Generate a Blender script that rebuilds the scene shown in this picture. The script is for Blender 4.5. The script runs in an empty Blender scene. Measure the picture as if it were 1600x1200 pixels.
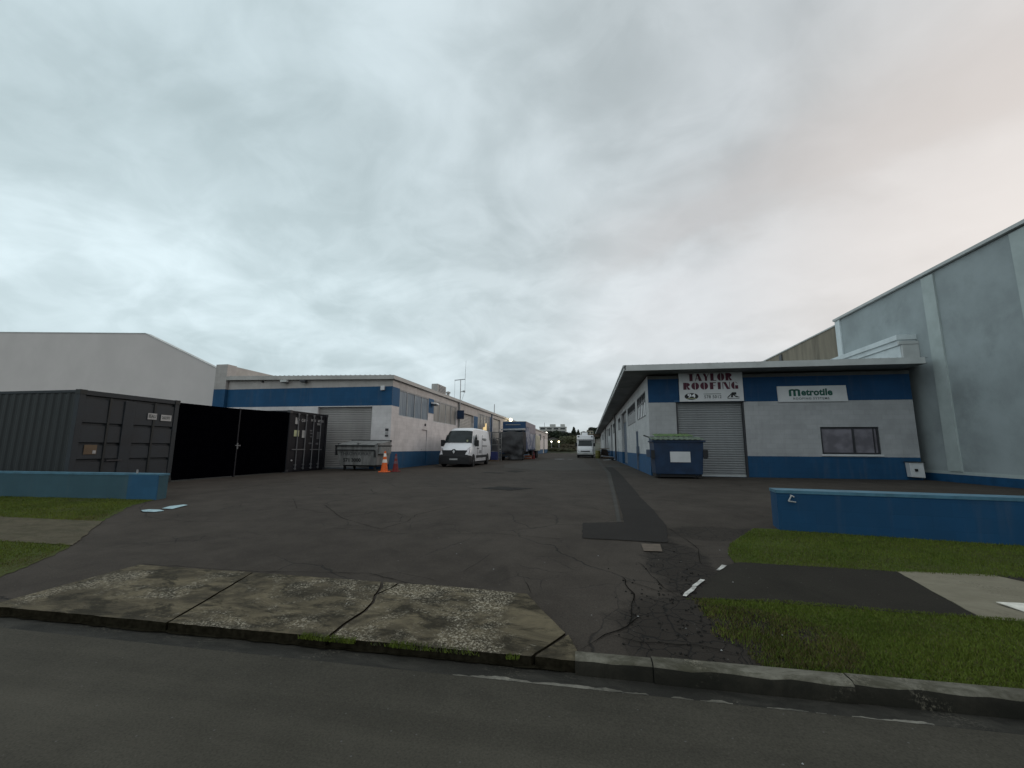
import bpy, bmesh, math, random
from mathutils import Vector, Matrix
random.seed(7)
R = math.radians
PI = math.pi
S = bpy.context.scene
C = S.collection

# ------------------------------------------------------------------ camera
cam_d = bpy.data.cameras.new('camera')
cam = bpy.data.objects.new('camera', cam_d)
C.objects.link(cam)
cam_d.sensor_width = 36.0
cam_d.lens = 660 / 1600 * 36.0
cam_d.clip_start = 0.05
cam_d.clip_end = 6000
def _n(v):
    return Vector(v).normalized()
yc = _n((120, -101, -660))
lc = Vector((-3700, -77, -660)); lc -= yc * lc.dot(yc)
xc = -(lc.normalized())
zc = xc.cross(yc)
cam.matrix_world = Matrix(((xc.x, xc.y, xc.z, 0), (yc.x, yc.y, yc.z, 0), (zc.x, zc.y, zc.z, 1.2), (0, 0, 0, 1)))
S.camera = cam

# ------------------------------------------------------------------ node helpers
def node(nt, t, **kw):
    n = nt.nodes.new(t)
    for k, v in kw.items():
        if k.startswith('i_'):
            key = k[2:]
            key = int(key) if key.isdigit() else key.replace('_', ' ')
            n.inputs[key].default_value = v
        else:
            setattr(n, k, v)
    return n
def link(nt, a, b):
    nt.links.new(a, b)
def mathn(nt, op, a, b=None, clamp=False):
    n = nt.nodes.new('ShaderNodeMath'); n.operation = op; n.use_clamp = clamp
    for i, v in enumerate((a, b)):
        if v is None: continue
        if isinstance(v, (int, float)): n.inputs[i].default_value = v
        else: nt.links.new(v, n.inputs[i])
    return n.outputs[0]
def mix(nt, fac, a, b, mode='MIX'):
    n = nt.nodes.new('ShaderNodeMix'); n.data_type = 'RGBA'; n.blend_type = mode
    for sock, v in ((n.inputs[0], fac), (n.inputs[6], a), (n.inputs[7], b)):
        if isinstance(v, (int, float)): sock.default_value = v
        elif isinstance(v, tuple): sock.default_value = (v[0], v[1], v[2], 1)
        else: nt.links.new(v, sock)
    return n.outputs[2]
def noise(nt, vec, scale, detail=5, rough=0.55, dist=0.0):
    n = nt.nodes.new('ShaderNodeTexNoise')
    n.inputs['Scale'].default_value = scale; n.inputs['Detail'].default_value = detail
    n.inputs['Roughness'].default_value = rough; n.inputs['Distortion'].default_value = dist
    if vec is not None: nt.links.new(vec, n.inputs['Vector'])
    return n.outputs['Fac']
def ramp(nt, fac, lo, hi):
    n = nt.nodes.new('ShaderNodeMapRange'); n.interpolation_type = 'SMOOTHSTEP'
    n.inputs[1].default_value = lo; n.inputs[2].default_value = hi
    nt.links.new(fac, n.inputs[0])
    return n.outputs[0]

# ------------------------------------------------------------------ world: dusk overcast
SEED_X, SEED_Y = 3.1, 7.4
BANK = (-0.2936, -0.3507, 0.8893)
SUN_ELEV, SUN_AZ = 16.0, 52.0        # azimuth measured from +Y towards +X
w = bpy.data.worlds.new('World'); S.world = w; w.use_nodes = True
nt = w.node_tree
nt.nodes.clear()
out = node(nt, 'ShaderNodeOutputWorld')
bg = node(nt, 'ShaderNodeBackground', i_Strength=0.1)
sky = node(nt, 'ShaderNodeTexSky', sky_type='NISHITA', sun_disc=False,
           sun_elevation=R(SUN_ELEV), sun_rotation=R(SUN_AZ))
tc = node(nt, 'ShaderNodeTexCoord')
sep = node(nt, 'ShaderNodeSeparateXYZ'); link(nt, tc.outputs['Generated'], sep.inputs[0])
dz = mathn(nt, 'ADD', mathn(nt, 'MAXIMUM', sep.outputs[2], 0.0), 0.34)
px = mathn(nt, 'DIVIDE', sep.outputs[0], dz)
py = mathn(nt, 'DIVIDE', sep.outputs[1], dz)
comb = node(nt, 'ShaderNodeCombineXYZ'); link(nt, px, comb.inputs[0]); link(nt, py, comb.inputs[1])
mp = node(nt, 'ShaderNodeMapping'); mp.inputs['Rotation'].default_value = (0, 0, R(30)); mp.inputs['Scale'].default_value = (1.25, 1.35, 1)
mp.inputs['Location'].default_value = (SEED_X, SEED_Y, 0)
link(nt, comb.outputs[0], mp.inputs['Vector'])
big = ramp(nt, noise(nt, mp.outputs[0], 0.9, 4, 0.5, 0.5), 0.40, 0.62)
med = ramp(nt, noise(nt, mp.outputs[0], 2.0, 7, 0.52, 0.7), 0.36, 0.66)
fin = ramp(nt, noise(nt, mp.outputs[0], 5.5, 6, 0.55, 0.6), 0.36, 0.68)
cl = mathn(nt, 'ADD', mathn(nt, 'ADD', mathn(nt, 'MULTIPLY', big, 0.38), mathn(nt, 'MULTIPLY', med, 0.42)), mathn(nt, 'MULTIPLY', fin, 0.20))
# tint: teal on the left of the lane, warm dusk on the right
tint = ramp(nt, mathn(nt, 'ADD', sep.outputs[0], mathn(nt, 'MULTIPLY', sep.outputs[1], 0.18)), -0.62, 0.95)
dark = mix(nt, tint, (4.85, 5.95, 6.25), (4.75, 4.9, 5.0))
lite = mix(nt, tint, (7.6, 9.0, 9.5), (7.3, 7.45, 7.6))
cloud = mix(nt, cl, dark, lite)
# a long darker cloud bank climbs from the lane's end towards the upper right, brighter below it
bn = node(nt, 'ShaderNodeVectorMath', operation='DOT_PRODUCT'); link(nt, tc.outputs['Generated'], bn.inputs[0]); bn.inputs[1].default_value = BANK
bs = mathn(nt, 'ADD', bn.outputs['Value'], mathn(nt, 'MULTIPLY', mathn(nt, 'SUBTRACT', noise(nt, mp.outputs[0], 1.3, 6, 0.55, 0.4), 0.5), 0.30))
rgt = ramp(nt, sep.outputs[0], -0.15, 0.25)
bank = mathn(nt, 'MULTIPLY', mathn(nt, 'MULTIPLY', ramp(nt, bs, -0.07, 0.02), mathn(nt, 'SUBTRACT', 1.0, ramp(nt, bs, 0.05, 0.22))), rgt)
under = mathn(nt, 'MULTIPLY', mathn(nt, 'MULTIPLY', ramp(nt, bs, -0.30, -0.10), mathn(nt, 'SUBTRACT', 1.0, ramp(nt, bs, -0.09, 0.0))), rgt)
cloud = mix(nt, mathn(nt, 'MULTIPLY', bank, 0.6), cloud, (5.25, 5.1, 5.05))
cloud = mix(nt, mathn(nt, 'MULTIPLY', under, 0.6), cloud, (6.7, 6.85, 7.0))
# brighter belt above the horizon, duller strip right on it
lowb = mathn(nt, 'MULTIPLY', ramp(nt, sep.outputs[2], 0.10, 0.22), mathn(nt, 'SUBTRACT', 1.0, ramp(nt, sep.outputs[2], 0.30, 0.62)))
cloud = mix(nt, 1.0, cloud, mix(nt, lowb, (0.95, 0.95, 0.955), (1.13, 1.12, 1.12)), 'MULTIPLY')
# warm glow where the sun stands behind the cloud
sd = (math.cos(R(SUN_ELEV)) * math.sin(R(SUN_AZ)), math.cos(R(SUN_ELEV)) * math.cos(R(SUN_AZ)), math.sin(R(SUN_ELEV)))
dot = node(nt, 'ShaderNodeVectorMath', operation='DOT_PRODUCT'); link(nt, tc.outputs['Generated'], dot.inputs[0]); dot.inputs[1].default_value = sd
glow = ramp(nt, dot.outputs['Value'], 0.80, 1.0)
cloud = mix(nt, mathn(nt, 'MULTIPLY', glow, 0.50), cloud, (8.8, 7.8, 7.1))
# the sky behind the viewer is duller
back = ramp(nt, sep.outputs[1], -0.75, 0.25)
cloud = mix(nt, back, mix(nt, 1.0, cloud, (1.12, 1.08, 1.06), 'MULTIPLY'), cloud)
full = mix(nt, 0.04, cloud, sky.outputs[0])
link(nt, full, bg.inputs['Color']); link(nt, bg.outputs[0], out.inputs['Surface'])

sun_d = bpy.data.lights.new('sun', 'SUN'); sun_d.energy = 0.5; sun_d.angle = R(25); sun_d.color = (1.0, 0.86, 0.74)
sun = bpy.data.objects.new('sun', sun_d); C.objects.link(sun)
sun.rotation_euler = Vector(sd).to_track_quat('Z', 'Y').to_euler()

S.view_settings.view_transform = 'Standard'
S.view_settings.look = 'None'
S.view_settings.exposure = 0.0
S.view_settings.gamma = 1.0

# ------------------------------------------------------------------ materials
M = {}
def base_mat(name, rough=0.7, metal=0.0, spec=0.5):
    m = bpy.data.materials.new(name); m.use_nodes = True
    t = m.node_tree
    b = t.nodes['Principled BSDF']
    b.inputs['Roughness'].default_value = rough; b.inputs['Metallic'].default_value = metal
    b.inputs['Specular IOR Level'].default_value = spec
    M[name] = m
    return m, t, b
def pos(t):
    return node(t, 'ShaderNodeNewGeometry').outputs['Position']
def objco(t):
    return node(t, 'ShaderNodeTexCoord').outputs['Object']
def bump(t, b, h, strength=0.3, dist=0.01):
    n = node(t, 'ShaderNodeBump', i_Strength=strength, i_Distance=dist); link(t, h, n.inputs['Height']); link(t, n.outputs[0], b.inputs['Normal'])
def scl(c, k):
    return tuple(min(1, x * k) for x in c)
def mat(name, col, rough=0.6, metal=0.0, var=0.18, scale=3.0, grime=None, gk=0.35, bmp=0.0, spec=0.4, streak=False):
    """painted or bare surface: base colour with uneven tone, grime patches and a fine bump"""
    m, t, b = base_mat(name, rough, metal, spec)
    p = pos(t) if not streak else None
    if streak:
        mpn = node(t, 'ShaderNodeMapping'); mpn.inputs['Scale'].default_value = (1, 1, 0.18); link(t, pos(t), mpn.inputs[0]); p = mpn.outputs[0]
    n1 = noise(t, p, scale, 6, 0.6)
    c = mix(t, ramp(t, n1, 0.3, 0.7), scl(col, 1 - var), scl(col, 1 + var))
    if grime:
        n2 = noise(t, p, scale * 0.37, 8, 0.68, 0.4)
        c = mix(t, mathn(t, 'MULTIPLY', ramp(t, n2, 0.5, 0.72), gk), c, grime)
    link(t, c, b.inputs['Base Color'])
    r = node(t, 'ShaderNodeMapRange'); r.inputs[3].default_value = max(0.05, rough - 0.1); r.inputs[4].default_value = min(1, rough + 0.12)
    link(t, n1, r.inputs[0]); link(t, r.outputs[0], b.inputs['Roughness'])
    if bmp:
        bump(t, b, noise(t, pos(t), 60, 3), bmp, 0.004)
    return m
def emis(name, col, k):
    m, t, b = base_mat(name)
    b.inputs['Base Color'].default_value = (*col, 1); b.inputs['Emission Color'].default_value = (*col, 1); b.inputs['Emission Strength'].default_value = k
    return m

def block_wall(name, bands, rough=0.75, bk=0.3, joint=0.85):
    """painted concrete blockwork; bands = [(upper z, colour), ...] paint bands from the ground up"""
    m, t, b = base_mat(name, rough, 0, 0.3)
    p = pos(t)
    sp = node(t, 'ShaderNodeSeparateXYZ'); link(t, p, sp.inputs[0])
    u = mathn(t, 'ADD', sp.outputs[0], sp.outputs[1])
    cb = node(t, 'ShaderNodeCombineXYZ'); link(t, u, cb.inputs[0]); link(t, sp.outputs[2], cb.inputs[1])
    br = node(t, 'ShaderNodeTexBrick', offset=0.5, i_Scale=1.0)
    br.inputs['Brick Width'].default_value = 0.42; br.inputs['Row Height'].default_value = 0.21
    br.inputs['Mortar Size'].default_value = 0.008; br.inputs['Mortar Smooth'].default_value = 0.4
    br.inputs['Color1'].default_value = (0.92, 0.92, 0.92, 1); br.inputs['Color2'].default_value = (1, 1, 1, 1); br.inputs['Mortar'].default_value = (joint, joint, joint, 1)
    link(t, cb.outputs[0], br.inputs['Vector'])
    c = None
    wob = mathn(t, 'MULTIPLY', mathn(t, 'SUBTRACT', noise(t, p, 9, 3), 0.5), 0.02)
    z = mathn(t, 'ADD', sp.outputs[2], wob)
    for zt, col in reversed(bands):
        if c is None: c = col
        else:
            c = mix(t, mathn(t, 'GREATER_THAN', z, zt), col, c)
    n1 = ramp(t, noise(t, p, 1.1, 7, 0.62), 0.3, 0.72)
    mpn = node(t, 'ShaderNodeMapping'); mpn.inputs['Scale'].default_value = (2.2, 2.2, 0.22); link(t, p, mpn.inputs[0])
    n2 = ramp(t, noise(t, mpn.outputs[0], 2.0, 7, 0.6), 0.5, 0.8)
    if isinstance(c, tuple): c = mix(t, 0.0, c, c)
    c = mix(t, 1.0, c, br.outputs['Color'], 'MULTIPLY')
    c = mix(t, 1.0, c, mix(t, n1, (0.86, 0.86, 0.86), (1.05, 1.05, 1.05)), 'MULTIPLY')
    c = mix(t, mathn(t, 'MULTIPLY', n2, 0.22), c, (0.13, 0.125, 0.11))
    link(t, c, b.inputs['Base Color'])
    h = mathn(t, 'ADD', mathn(t, 'MULTIPLY', br.outputs['Fac'], -1.0), mathn(t, 'MULTIPLY', noise(t, p, 45, 4), 0.35))
    bump(t, b, h, bk, 0.012)
    return m

WHITE_R = (0.43, 0.43, 0.44); WHITE_L = (0.66, 0.63, 0.63)
BLUE = (0.013, 0.072, 0.165); BLUE_HI = (0.011, 0.060, 0.150)
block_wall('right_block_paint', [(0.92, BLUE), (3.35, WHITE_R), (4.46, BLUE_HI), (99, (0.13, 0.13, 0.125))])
block_wall('right_side_paint', [(0.95, (0.025, 0.10, 0.22)), (99, (0.6, 0.6, 0.6))])
L_BLUE = (0.012, 0.078, 0.18)
block_wall('left_block_paint', [(0.97, (0.014, 0.082, 0.19)), (3.57, WHITE_L), (4.68, L_BLUE), (99, (0.46, 0.435, 0.415))])
block_wall('left_side_paint', [(0.97, (0.016, 0.082, 0.18)), (3.57, (0.70, 0.665, 0.66)), (99, (0.52, 0.49, 0.47))])
mat('pier_blue', (0.015, 0.085, 0.19), 0.7, var=0.1, scale=2)
block_wall('left_low_wall_paint', [(99, (0.045, 0.105, 0.135))], bk=0.08, joint=0.93)
block_wall('left_pier_paint', [(99, (0.024, 0.098, 0.185))], bk=0.08, joint=0.93)
block_wall('right_low_wall_paint', [(99, (0.008, 0.064, 0.150))], bk=0.16, joint=0.93)
mat('wall_cap_paint', (0.062, 0.16, 0.225), 0.6, var=0.2, scale=4)
mat('fascia_cream', (0.42, 0.41, 0.39), 0.6, var=0.08, scale=1.5, grime=(0.2, 0.19, 0.17), gk=0.4)
mat('fascia_grey', (0.50, 0.51, 0.50), 0.55, var=0.1, scale=1.2, grime=(0.16, 0.16, 0.14), gk=0.45)
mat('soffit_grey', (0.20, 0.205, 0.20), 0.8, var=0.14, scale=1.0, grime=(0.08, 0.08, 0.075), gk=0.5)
mat('roof_sheet', (0.32, 0.33, 0.33), 0.5, var=0.12, scale=1.0)
mat('shutter_left', (0.32, 0.305, 0.295), 0.5, var=0.1, scale=1.4, grime=(0.14, 0.135, 0.13), gk=0.4, streak=True)
mat('shutter_right', (0.25, 0.255, 0.26), 0.5, var=0.1, scale=1.4, grime=(0.14, 0.14, 0.135), gk=0.45, streak=True)
mat('shutter_pale', (0.42, 0.41, 0.39), 0.5, var=0.1, scale=1.4)
mat('frame_dark', (0.035, 0.035, 0.04), 0.45)
mat('frame_pale', (0.45, 0.46, 0.47), 0.5)
mat('frame_blue', (0.012, 0.07, 0.16), 0.5)
mat('door_bluegrey', (0.11, 0.14, 0.19), 0.55, var=0.12)
mat('black', (0.012, 0.012, 0.014), 0.5)
mat('crack_dark', (0.012, 0.011, 0.0095), 1.0, spec=0.0)
mat('silt_dark', (0.019, 0.0165, 0.011), 1.0, var=0.4, scale=20, spec=0.0)  # near-black: shadow of the apron's front gap in the colour, plus dirt
mat('gate_black', (0.0012, 0.0012, 0.0022), 1.0, spec=0.0)
mat('rubber', (0.018, 0.018, 0.019), 0.85)
mat('rim_grey', (0.22, 0.22, 0.23), 0.4, 0.6)
mat('galv', (0.33, 0.34, 0.35), 0.45, 0.5, var=0.2, scale=6)
mat('concrete_brown', (0.22, 0.19, 0.145), 0.9, var=0.22, scale=1.6, grime=(0.05, 0.045, 0.038), gk=0.6, bmp=0.3, streak=True)
mat('concrete_pale', (0.42, 0.40, 0.375), 0.9, var=0.1, scale=1.6, grime=(0.2, 0.19, 0.17), gk=0.4, bmp=0.2)
mat('white_trim', (0.64, 0.69, 0.70), 0.6, var=0.08, scale=2)
mat('render_grey', (0.335, 0.372, 0.38), 0.85, var=0.12, scale=0.7, grime=(0.19, 0.21, 0.21), gk=0.6, bmp=0.25)
mat('render_grey_light', (0.44, 0.49, 0.48), 0.85, var=0.08, scale=1.5)
mat('cladding_mauve', (0.60, 0.56, 0.545), 0.75, var=0.04, scale=0.5, grime=(0.5, 0.47, 0.455), gk=0.25)
mat('curtain_lavender', (0.30, 0.28, 0.31), 0.9, var=0.1, scale=3)
mat('container_grey', (0.023, 0.028, 0.034), 0.65, var=0.16, scale=2.5, grime=(0.015, 0.018, 0.02), gk=0.6)
mat('container_grey_dark', (0.0135, 0.0165, 0.0175), 0.6, var=0.12, scale=1.5)
mat('container_black', (0.005, 0.005, 0.009), 0.7, var=0.25, scale=3, grime=(0.018, 0.017, 0.018), gk=0.4)
mat('rod_steel', (0.16, 0.165, 0.175), 0.5, 0.3, var=0.2)
mat('label_white', (0.36, 0.36, 0.36), 0.6)
mat('label_yellow', (0.42, 0.44, 0.26), 0.6)
mat('label_orange', (0.11, 0.075, 0.045), 0.6)
mat('sign_white', (0.62, 0.62, 0.63), 0.5, var=0.06, scale=2)
mat('letter_maroon', (0.085, 0.008, 0.026), 0.5)
mat('letter_pink_edge', (0.30, 0.14, 0.17), 0.5)
mat('letter_green', (0.01, 0.085, 0.062), 0.5)
mat('letter_grey', (0.10, 0.11, 0.11), 0.5)
mat('letter_black', (0.01, 0.01, 0.012), 0.5)
mat('orange', (0.75, 0.13, 0.02), 0.5, var=0.1, scale=8)
mat('orange_dull', (0.17, 0.018, 0.018), 0.6, var=0.2, scale=8)
mat('reflector', (0.8, 0.74, 0.68), 0.5)
mat('reflector_dull', (0.15, 0.08, 0.10), 0.5)
mat('skip_grey', (0.21, 0.21, 0.205), 0.7, var=0.32, scale=5, grime=(0.08, 0.08, 0.075), gk=0.7, streak=True)
mat('spray_grey', (0.075, 0.078, 0.08), 0.7, var=0.3, scale=9)
mat('skip_dark', (0.03, 0.032, 0.033), 0.7)
mat('skip_light', (0.20, 0.205, 0.20), 0.7, var=0.25, scale=6)
mat('bin_blue', (0.011, 0.032, 0.076), 0.55, var=0.2, scale=2.5, grime=(0.03, 0.03, 0.05), gk=0.4)
mat('tile_green', (0.15, 0.22, 0.10), 0.75, var=0.3, scale=5, grime=(0.20, 0.24, 0.07), gk=0.7)
mat('tile_grey_green', (0.19, 0.23, 0.18), 0.75, var=0.25, scale=6)
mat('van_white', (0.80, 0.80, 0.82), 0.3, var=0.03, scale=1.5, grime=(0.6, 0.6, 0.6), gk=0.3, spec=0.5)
mat('plastic_dark', (0.016, 0.016, 0.018), 0.6)
mat('chrome', (0.6, 0.6, 0.62), 0.15, 1.0)
mat('tarp', (0.05, 0.05, 0.053), 0.75, var=0.25, scale=2.5)
mat('tarp_pale', (0.22, 0.23, 0.24), 0.7, var=0.25, scale=3)
mat('truck_blue', (0.01, 0.05, 0.125), 0.5, var=0.15, scale=1)
mat('truck_cream', (0.80, 0.75, 0.60), 0.5, var=0.12, scale=2.5)  # cream raised so the lamplight on the trailer is in the colour
mat('pallet_wood', (0.13, 0.09, 0.06), 0.85, var=0.3, scale=6)
mat('scrap_dark', (0.035, 0.025, 0.02), 0.9, var=0.4, scale=6)
mat('drum_yellow', (0.16, 0.15, 0.04), 0.6, var=0.2, scale=5)
mat('crate_orange', (0.33, 0.10, 0.05), 0.7, var=0.2, scale=5)
mat('crate_blue', (0.02, 0.03, 0.12), 0.6, var=0.2, scale=5)
mat('bark', (0.05, 0.04, 0.03), 0.9)
mat('house_wall', (0.42, 0.42, 0.40), 0.8, var=0.1)
mat('house_cream', (0.5, 0.46, 0.36), 0.8, var=0.1)
mat('house_roof', (0.09, 0.08, 0.08), 0.8)
mat('house_window', (0.03, 0.035, 0.04), 0.3)
mat('canopy_brown', (0.10, 0.075, 0.055), 0.85)
mat('plastic_litter', (0.38, 0.52, 0.56), 0.5, var=0.15, scale=12)
mat('paper_white', (0.72, 0.68, 0.6), 0.8, var=0.15, scale=14)
mat('paint_mark', (0.56, 0.54, 0.50), 0.8, var=0.3, scale=16, grime=(0.12, 0.11, 0.1), gk=0.8)
mat('cover_brown', (0.12, 0.092, 0.07), 0.85, var=0.2, scale=12)
mat('chip_white', (0.28, 0.28, 0.27), 0.7)
emis('lamp_warm', (1.0, 0.86, 0.5), 6.0)
emis('lamp_white', (1.0, 0.95, 0.82), 5.0)
emis('window_lit', (1.0, 0.74, 0.36), 0.55)

def glass(name, col=(0.03, 0.035, 0.04), rough=0.08):
    m, t, b = base_mat(name, rough, 0, 0.3)
    n = noise(t, pos(t), 1.6, 3)
    link(t, mix(t, ramp(t, n, 0.35, 0.65), scl(col, 0.75), scl(col, 1.25)), b.inputs['Base Color'])
    return m
glass('glass_dark'); glass('glass_vehicle', (0.02, 0.026, 0.028), 0.05); glass('glass_curtain', (0.19, 0.175, 0.20), 0.12)
def ribbed(name, c1, c2, pitch):
    """translucent corrugated glazing seen from outside: vertical ribs, uneven weathered tone"""
    m, t, b = base_mat(name, 0.35, 0, 0.4)
    p = pos(t)
    sp = node(t, 'ShaderNodeSeparateXYZ'); link(t, p, sp.inputs[0])
    rib = mathn(t, 'SINE', mathn(t, 'MULTIPLY', sp.outputs[1], 2 * PI / pitch))
    mpn = node(t, 'ShaderNodeMapping'); mpn.inputs['Scale'].default_value = (1, 1.6, 0.35); link(t, p, mpn.inputs[0])
    n1 = ramp(t, noise(t, mpn.outputs[0], 1.1, 6, 0.6), 0.3, 0.7)
    c = mix(t, n1, c1, c2)
    c = mix(t, mathn(t, 'MULTIPLY', mathn(t, 'ADD', rib, 1.0), 0.12), c, scl(c1, 0.5))
    link(t, c, b.inputs['Base Color'])
    bump(t, b, rib, 0.5, 0.02)
    return m
ribbed('glazing_blue', (0.10, 0.15, 0.20), (0.20, 0.25, 0.30), 0.23)
ribbed('glazing_grey', (0.20, 0.195, 0.18), (0.32, 0.31, 0.29), 0.23)
def curtain_mat():
    m, t, b = base_mat('truck_curtain', 0.6)
    mpn = node(t, 'ShaderNodeMapping'); mpn.inputs['Scale'].default_value = (1, 2.2, 0.5); link(t, pos(t), mpn.inputs[0])
    n1 = ramp(t, noise(t, mpn.outputs[0], 1.1, 8, 0.72, 0.8), 0.45, 0.57)
    link(t, mix(t, n1, (0.035, 0.06, 0.15), (0.50, 0.50, 0.54)), b.inputs['Base Color'])
curtain_mat()

def crack_mask(t, p, scale, width, lo, hi, seed=0.0):
    off = node(t, 'ShaderNodeVectorMath', operation='ADD'); off.inputs[1].default_value = (seed, seed * 1.7, 0)
    nn = node(t, 'ShaderNodeTexNoise'); nn.inputs['Scale'].default_value = scale * 2.2; nn.inputs['Detail'].default_value = 5; link(t, p, nn.inputs['Vector'])
    sc2 = node(t, 'ShaderNodeVectorMath', operation='SCALE'); sc2.inputs['Scale'].default_value = 0.45 / scale; link(t, nn.outputs['Color'], sc2.inputs[0])
    ad = node(t, 'ShaderNodeVectorMath', operation='ADD'); link(t, p, ad.inputs[0]); link(t, sc2.outputs[0], ad.inputs[1])
    link(t, ad.outputs[0], off.inputs[0])
    v = node(t, 'ShaderNodeTexVoronoi', feature='DISTANCE_TO_EDGE', i_Scale=scale, voronoi_dimensions='2D'); link(t, off.outputs[0], v.inputs['Vector'])
    line = mathn(t, 'SUBTRACT', 1.0, ramp(t, v.outputs['Distance'], 0.0, width))
    msk = ramp(t, noise(t, off.outputs[0], scale * 0.38, 3, 0.5), lo, hi)
    return mathn(t, 'MULTIPLY', line, msk)

def asphalt(name, c_lo, c_hi, crack=0.8, crack_scale=0.55, speck=0.35, tone=0.5, spk_col=(0.17, 0.16, 0.15), lo=0.5, hi=0.62, stain=0.5, broken=False, polish=0.0):
    m, t, b = base_mat(name, 0.92, 0, 0.18)
    p = pos(t)
    big = ramp(t, noise(t, p, 0.28, 6, 0.6, 0.6), 0.3, 0.72)
    midn = ramp(t, noise(t, p, 1.7, 8, 0.66), 0.3, 0.7)
    c = mix(t, mathn(t, 'ADD', mathn(t, 'MULTIPLY', big, tone), mathn(t, 'MULTIPLY', midn, 1 - tone)), c_lo, c_hi)
    st = ramp(t, noise(t, p, 0.62, 7, 0.62, 1.2), 0.56, 0.74)
    c = mix(t, mathn(t, 'MULTIPLY', st, stain), c, scl(c_lo, 0.5))
    if polish:     # lighter and darker bands worn along the direction of travel
        mpp = node(t, 'ShaderNodeMapping'); mpp.inputs['Scale'].default_value = (0.10, 1.5, 1); link(t, p, mpp.inputs[0])
        c = mix(t, 1.0, c, mix(t, ramp(t, noise(t, mpp.outputs[0], 1.1, 6, 0.6), 0.35, 0.65), (1 - polish,) * 3, (1 + polish,) * 3), 'MULTIPLY')
    fine = noise(t, p, 70, 3, 0.7)
    c = mix(t, ramp(t, fine, 0.28, 0.62), mix(t, 1.0, c, (0.68, 0.68, 0.68), 'MULTIPLY'), c)
    zone = None
    if broken:    # old crumbled surface beside the kerb end, and a weaker dark patch by the right low wall
        sp_ = node(t, 'ShaderNodeSeparateXYZ'); link(t, p, sp_.inputs[0])
        def blob(cx, cy, rx, ry):
            dx = mathn(t, 'DIVIDE', mathn(t, 'SUBTRACT', sp_.outputs[0], cx), rx); dy = mathn(t, 'DIVIDE', mathn(t, 'SUBTRACT', sp_.outputs[1], cy), ry)
            d = mathn(t, 'SQRT', mathn(t, 'ADD', mathn(t, 'MULTIPLY', dx, dx), mathn(t, 'MULTIPLY', dy, dy)))
            d = mathn(t, 'ADD', d, mathn(t, 'MULTIPLY', mathn(t, 'SUBTRACT', noise(t, p, 2.6, 6, 0.65), 0.5), 1.0))
            return mathn(t, 'SUBTRACT', 1.0, ramp(t, d, 0.82, 1.12))
        zone = mathn(t, 'MAXIMUM', blob(0.98, 4.05, 0.82, 0.78), blob(1.1, 5.9, 0.42, 1.2))
        zone = mathn(t, 'MAXIMUM', zone, mathn(t, 'MULTIPLY', blob(2.0, 7.6, 0.9, 0.5), 0.7))
        c = mix(t, mathn(t, 'MULTIPLY', zone, 0.62), c, scl(c_lo, 0.42))
    c = mix(t, mathn(t, 'MULTIPLY', ramp(t, fine, 0.64, 0.78), speck), c, spk_col)
    v = node(t, 'ShaderNodeTexVoronoi', feature='F1', i_Scale=26.0); link(t, p, v.inputs['Vector'])
    vs = node(t, 'ShaderNodeSeparateColor'); link(t, v.outputs['Color'], vs.inputs[0])
    chips = mathn(t, 'MULTIPLY', mathn(t, 'SUBTRACT', 1.0, ramp(t, v.outputs['Distance'], 0.1, 0.2)), mathn(t, 'GREATER_THAN', vs.outputs[0], 0.965))
    c = mix(t, mathn(t, 'MULTIPLY', chips, 0.5), c, (0.16, 0.155, 0.15))
    hgt = mathn(t, 'MULTIPLY', fine, 0.6)
    if crack:
        k = crack_mask(t, p, crack_scale, 0.012, lo, hi)
        k2 = crack_mask(t, p, crack_scale * 3.3, 0.02, lo + 0.09, hi + 0.08, 11.3)
        kk = mathn(t, 'MAXIMUM', k, mathn(t, 'MULTIPLY', k2, 0.75))
        if zone is not None:
            kz = mathn(t, 'MAXIMUM', crack_mask(t, p, 2.4, 0.035, 0.2, 0.4, 5.0), crack_mask(t, p, 6.5, 0.05, 0.3, 0.5, 8.0))
            kk = mathn(t, 'MAXIMUM', kk, mathn(t, 'MULTIPLY', zone, kz))
        c = mix(t, mathn(t, 'MULTIPLY', kk, crack), c, (0.008, 0.008, 0.008))
        hgt = mathn(t, 'SUBTRACT', hgt, mathn(t, 'MULTIPLY', kk, 1.5))
    link(t, c, b.inputs['Base Color'])
    bump(t, b, hgt, 0.55, 0.008)
    return m
asphalt('yard_asphalt', (0.042, 0.0335, 0.0272), (0.081, 0.067, 0.055), crack=0.75, lo=0.44, hi=0.58, broken=True)
asphalt('road_asphalt', (0.060, 0.054, 0.042), (0.088, 0.079, 0.062), crack=0.25, crack_scale=0.4, lo=0.62, hi=0.72, stain=0.45, speck=0.55, polish=0.16)
asphalt('path_asphalt', (0.024, 0.0205, 0.0155), (0.037, 0.032, 0.024), crack=0.5, crack_scale=1.3, lo=0.6, hi=0.7)
asphalt('trench_asphalt', (0.022, 0.0185, 0.0165), (0.031, 0.027, 0.024), crack=0.0, speck=0.15, stain=0.2)
asphalt('broken_asphalt', (0.018, 0.016, 0.0145), (0.034, 0.031, 0.027), crack=0.95, crack_scale=1.5, lo=0.25, hi=0.42, stain=0.7)
asphalt('lane_asphalt_grey', (0.056, 0.049, 0.042), (0.082, 0.072, 0.063), crack=0.3, lo=0.55, hi=0.7, stain=0.3)
asphalt('strip_concrete', (0.046, 0.043, 0.038), (0.085, 0.08, 0.072), crack=0.5, crack_scale=1.4, stain=0.5)

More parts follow.
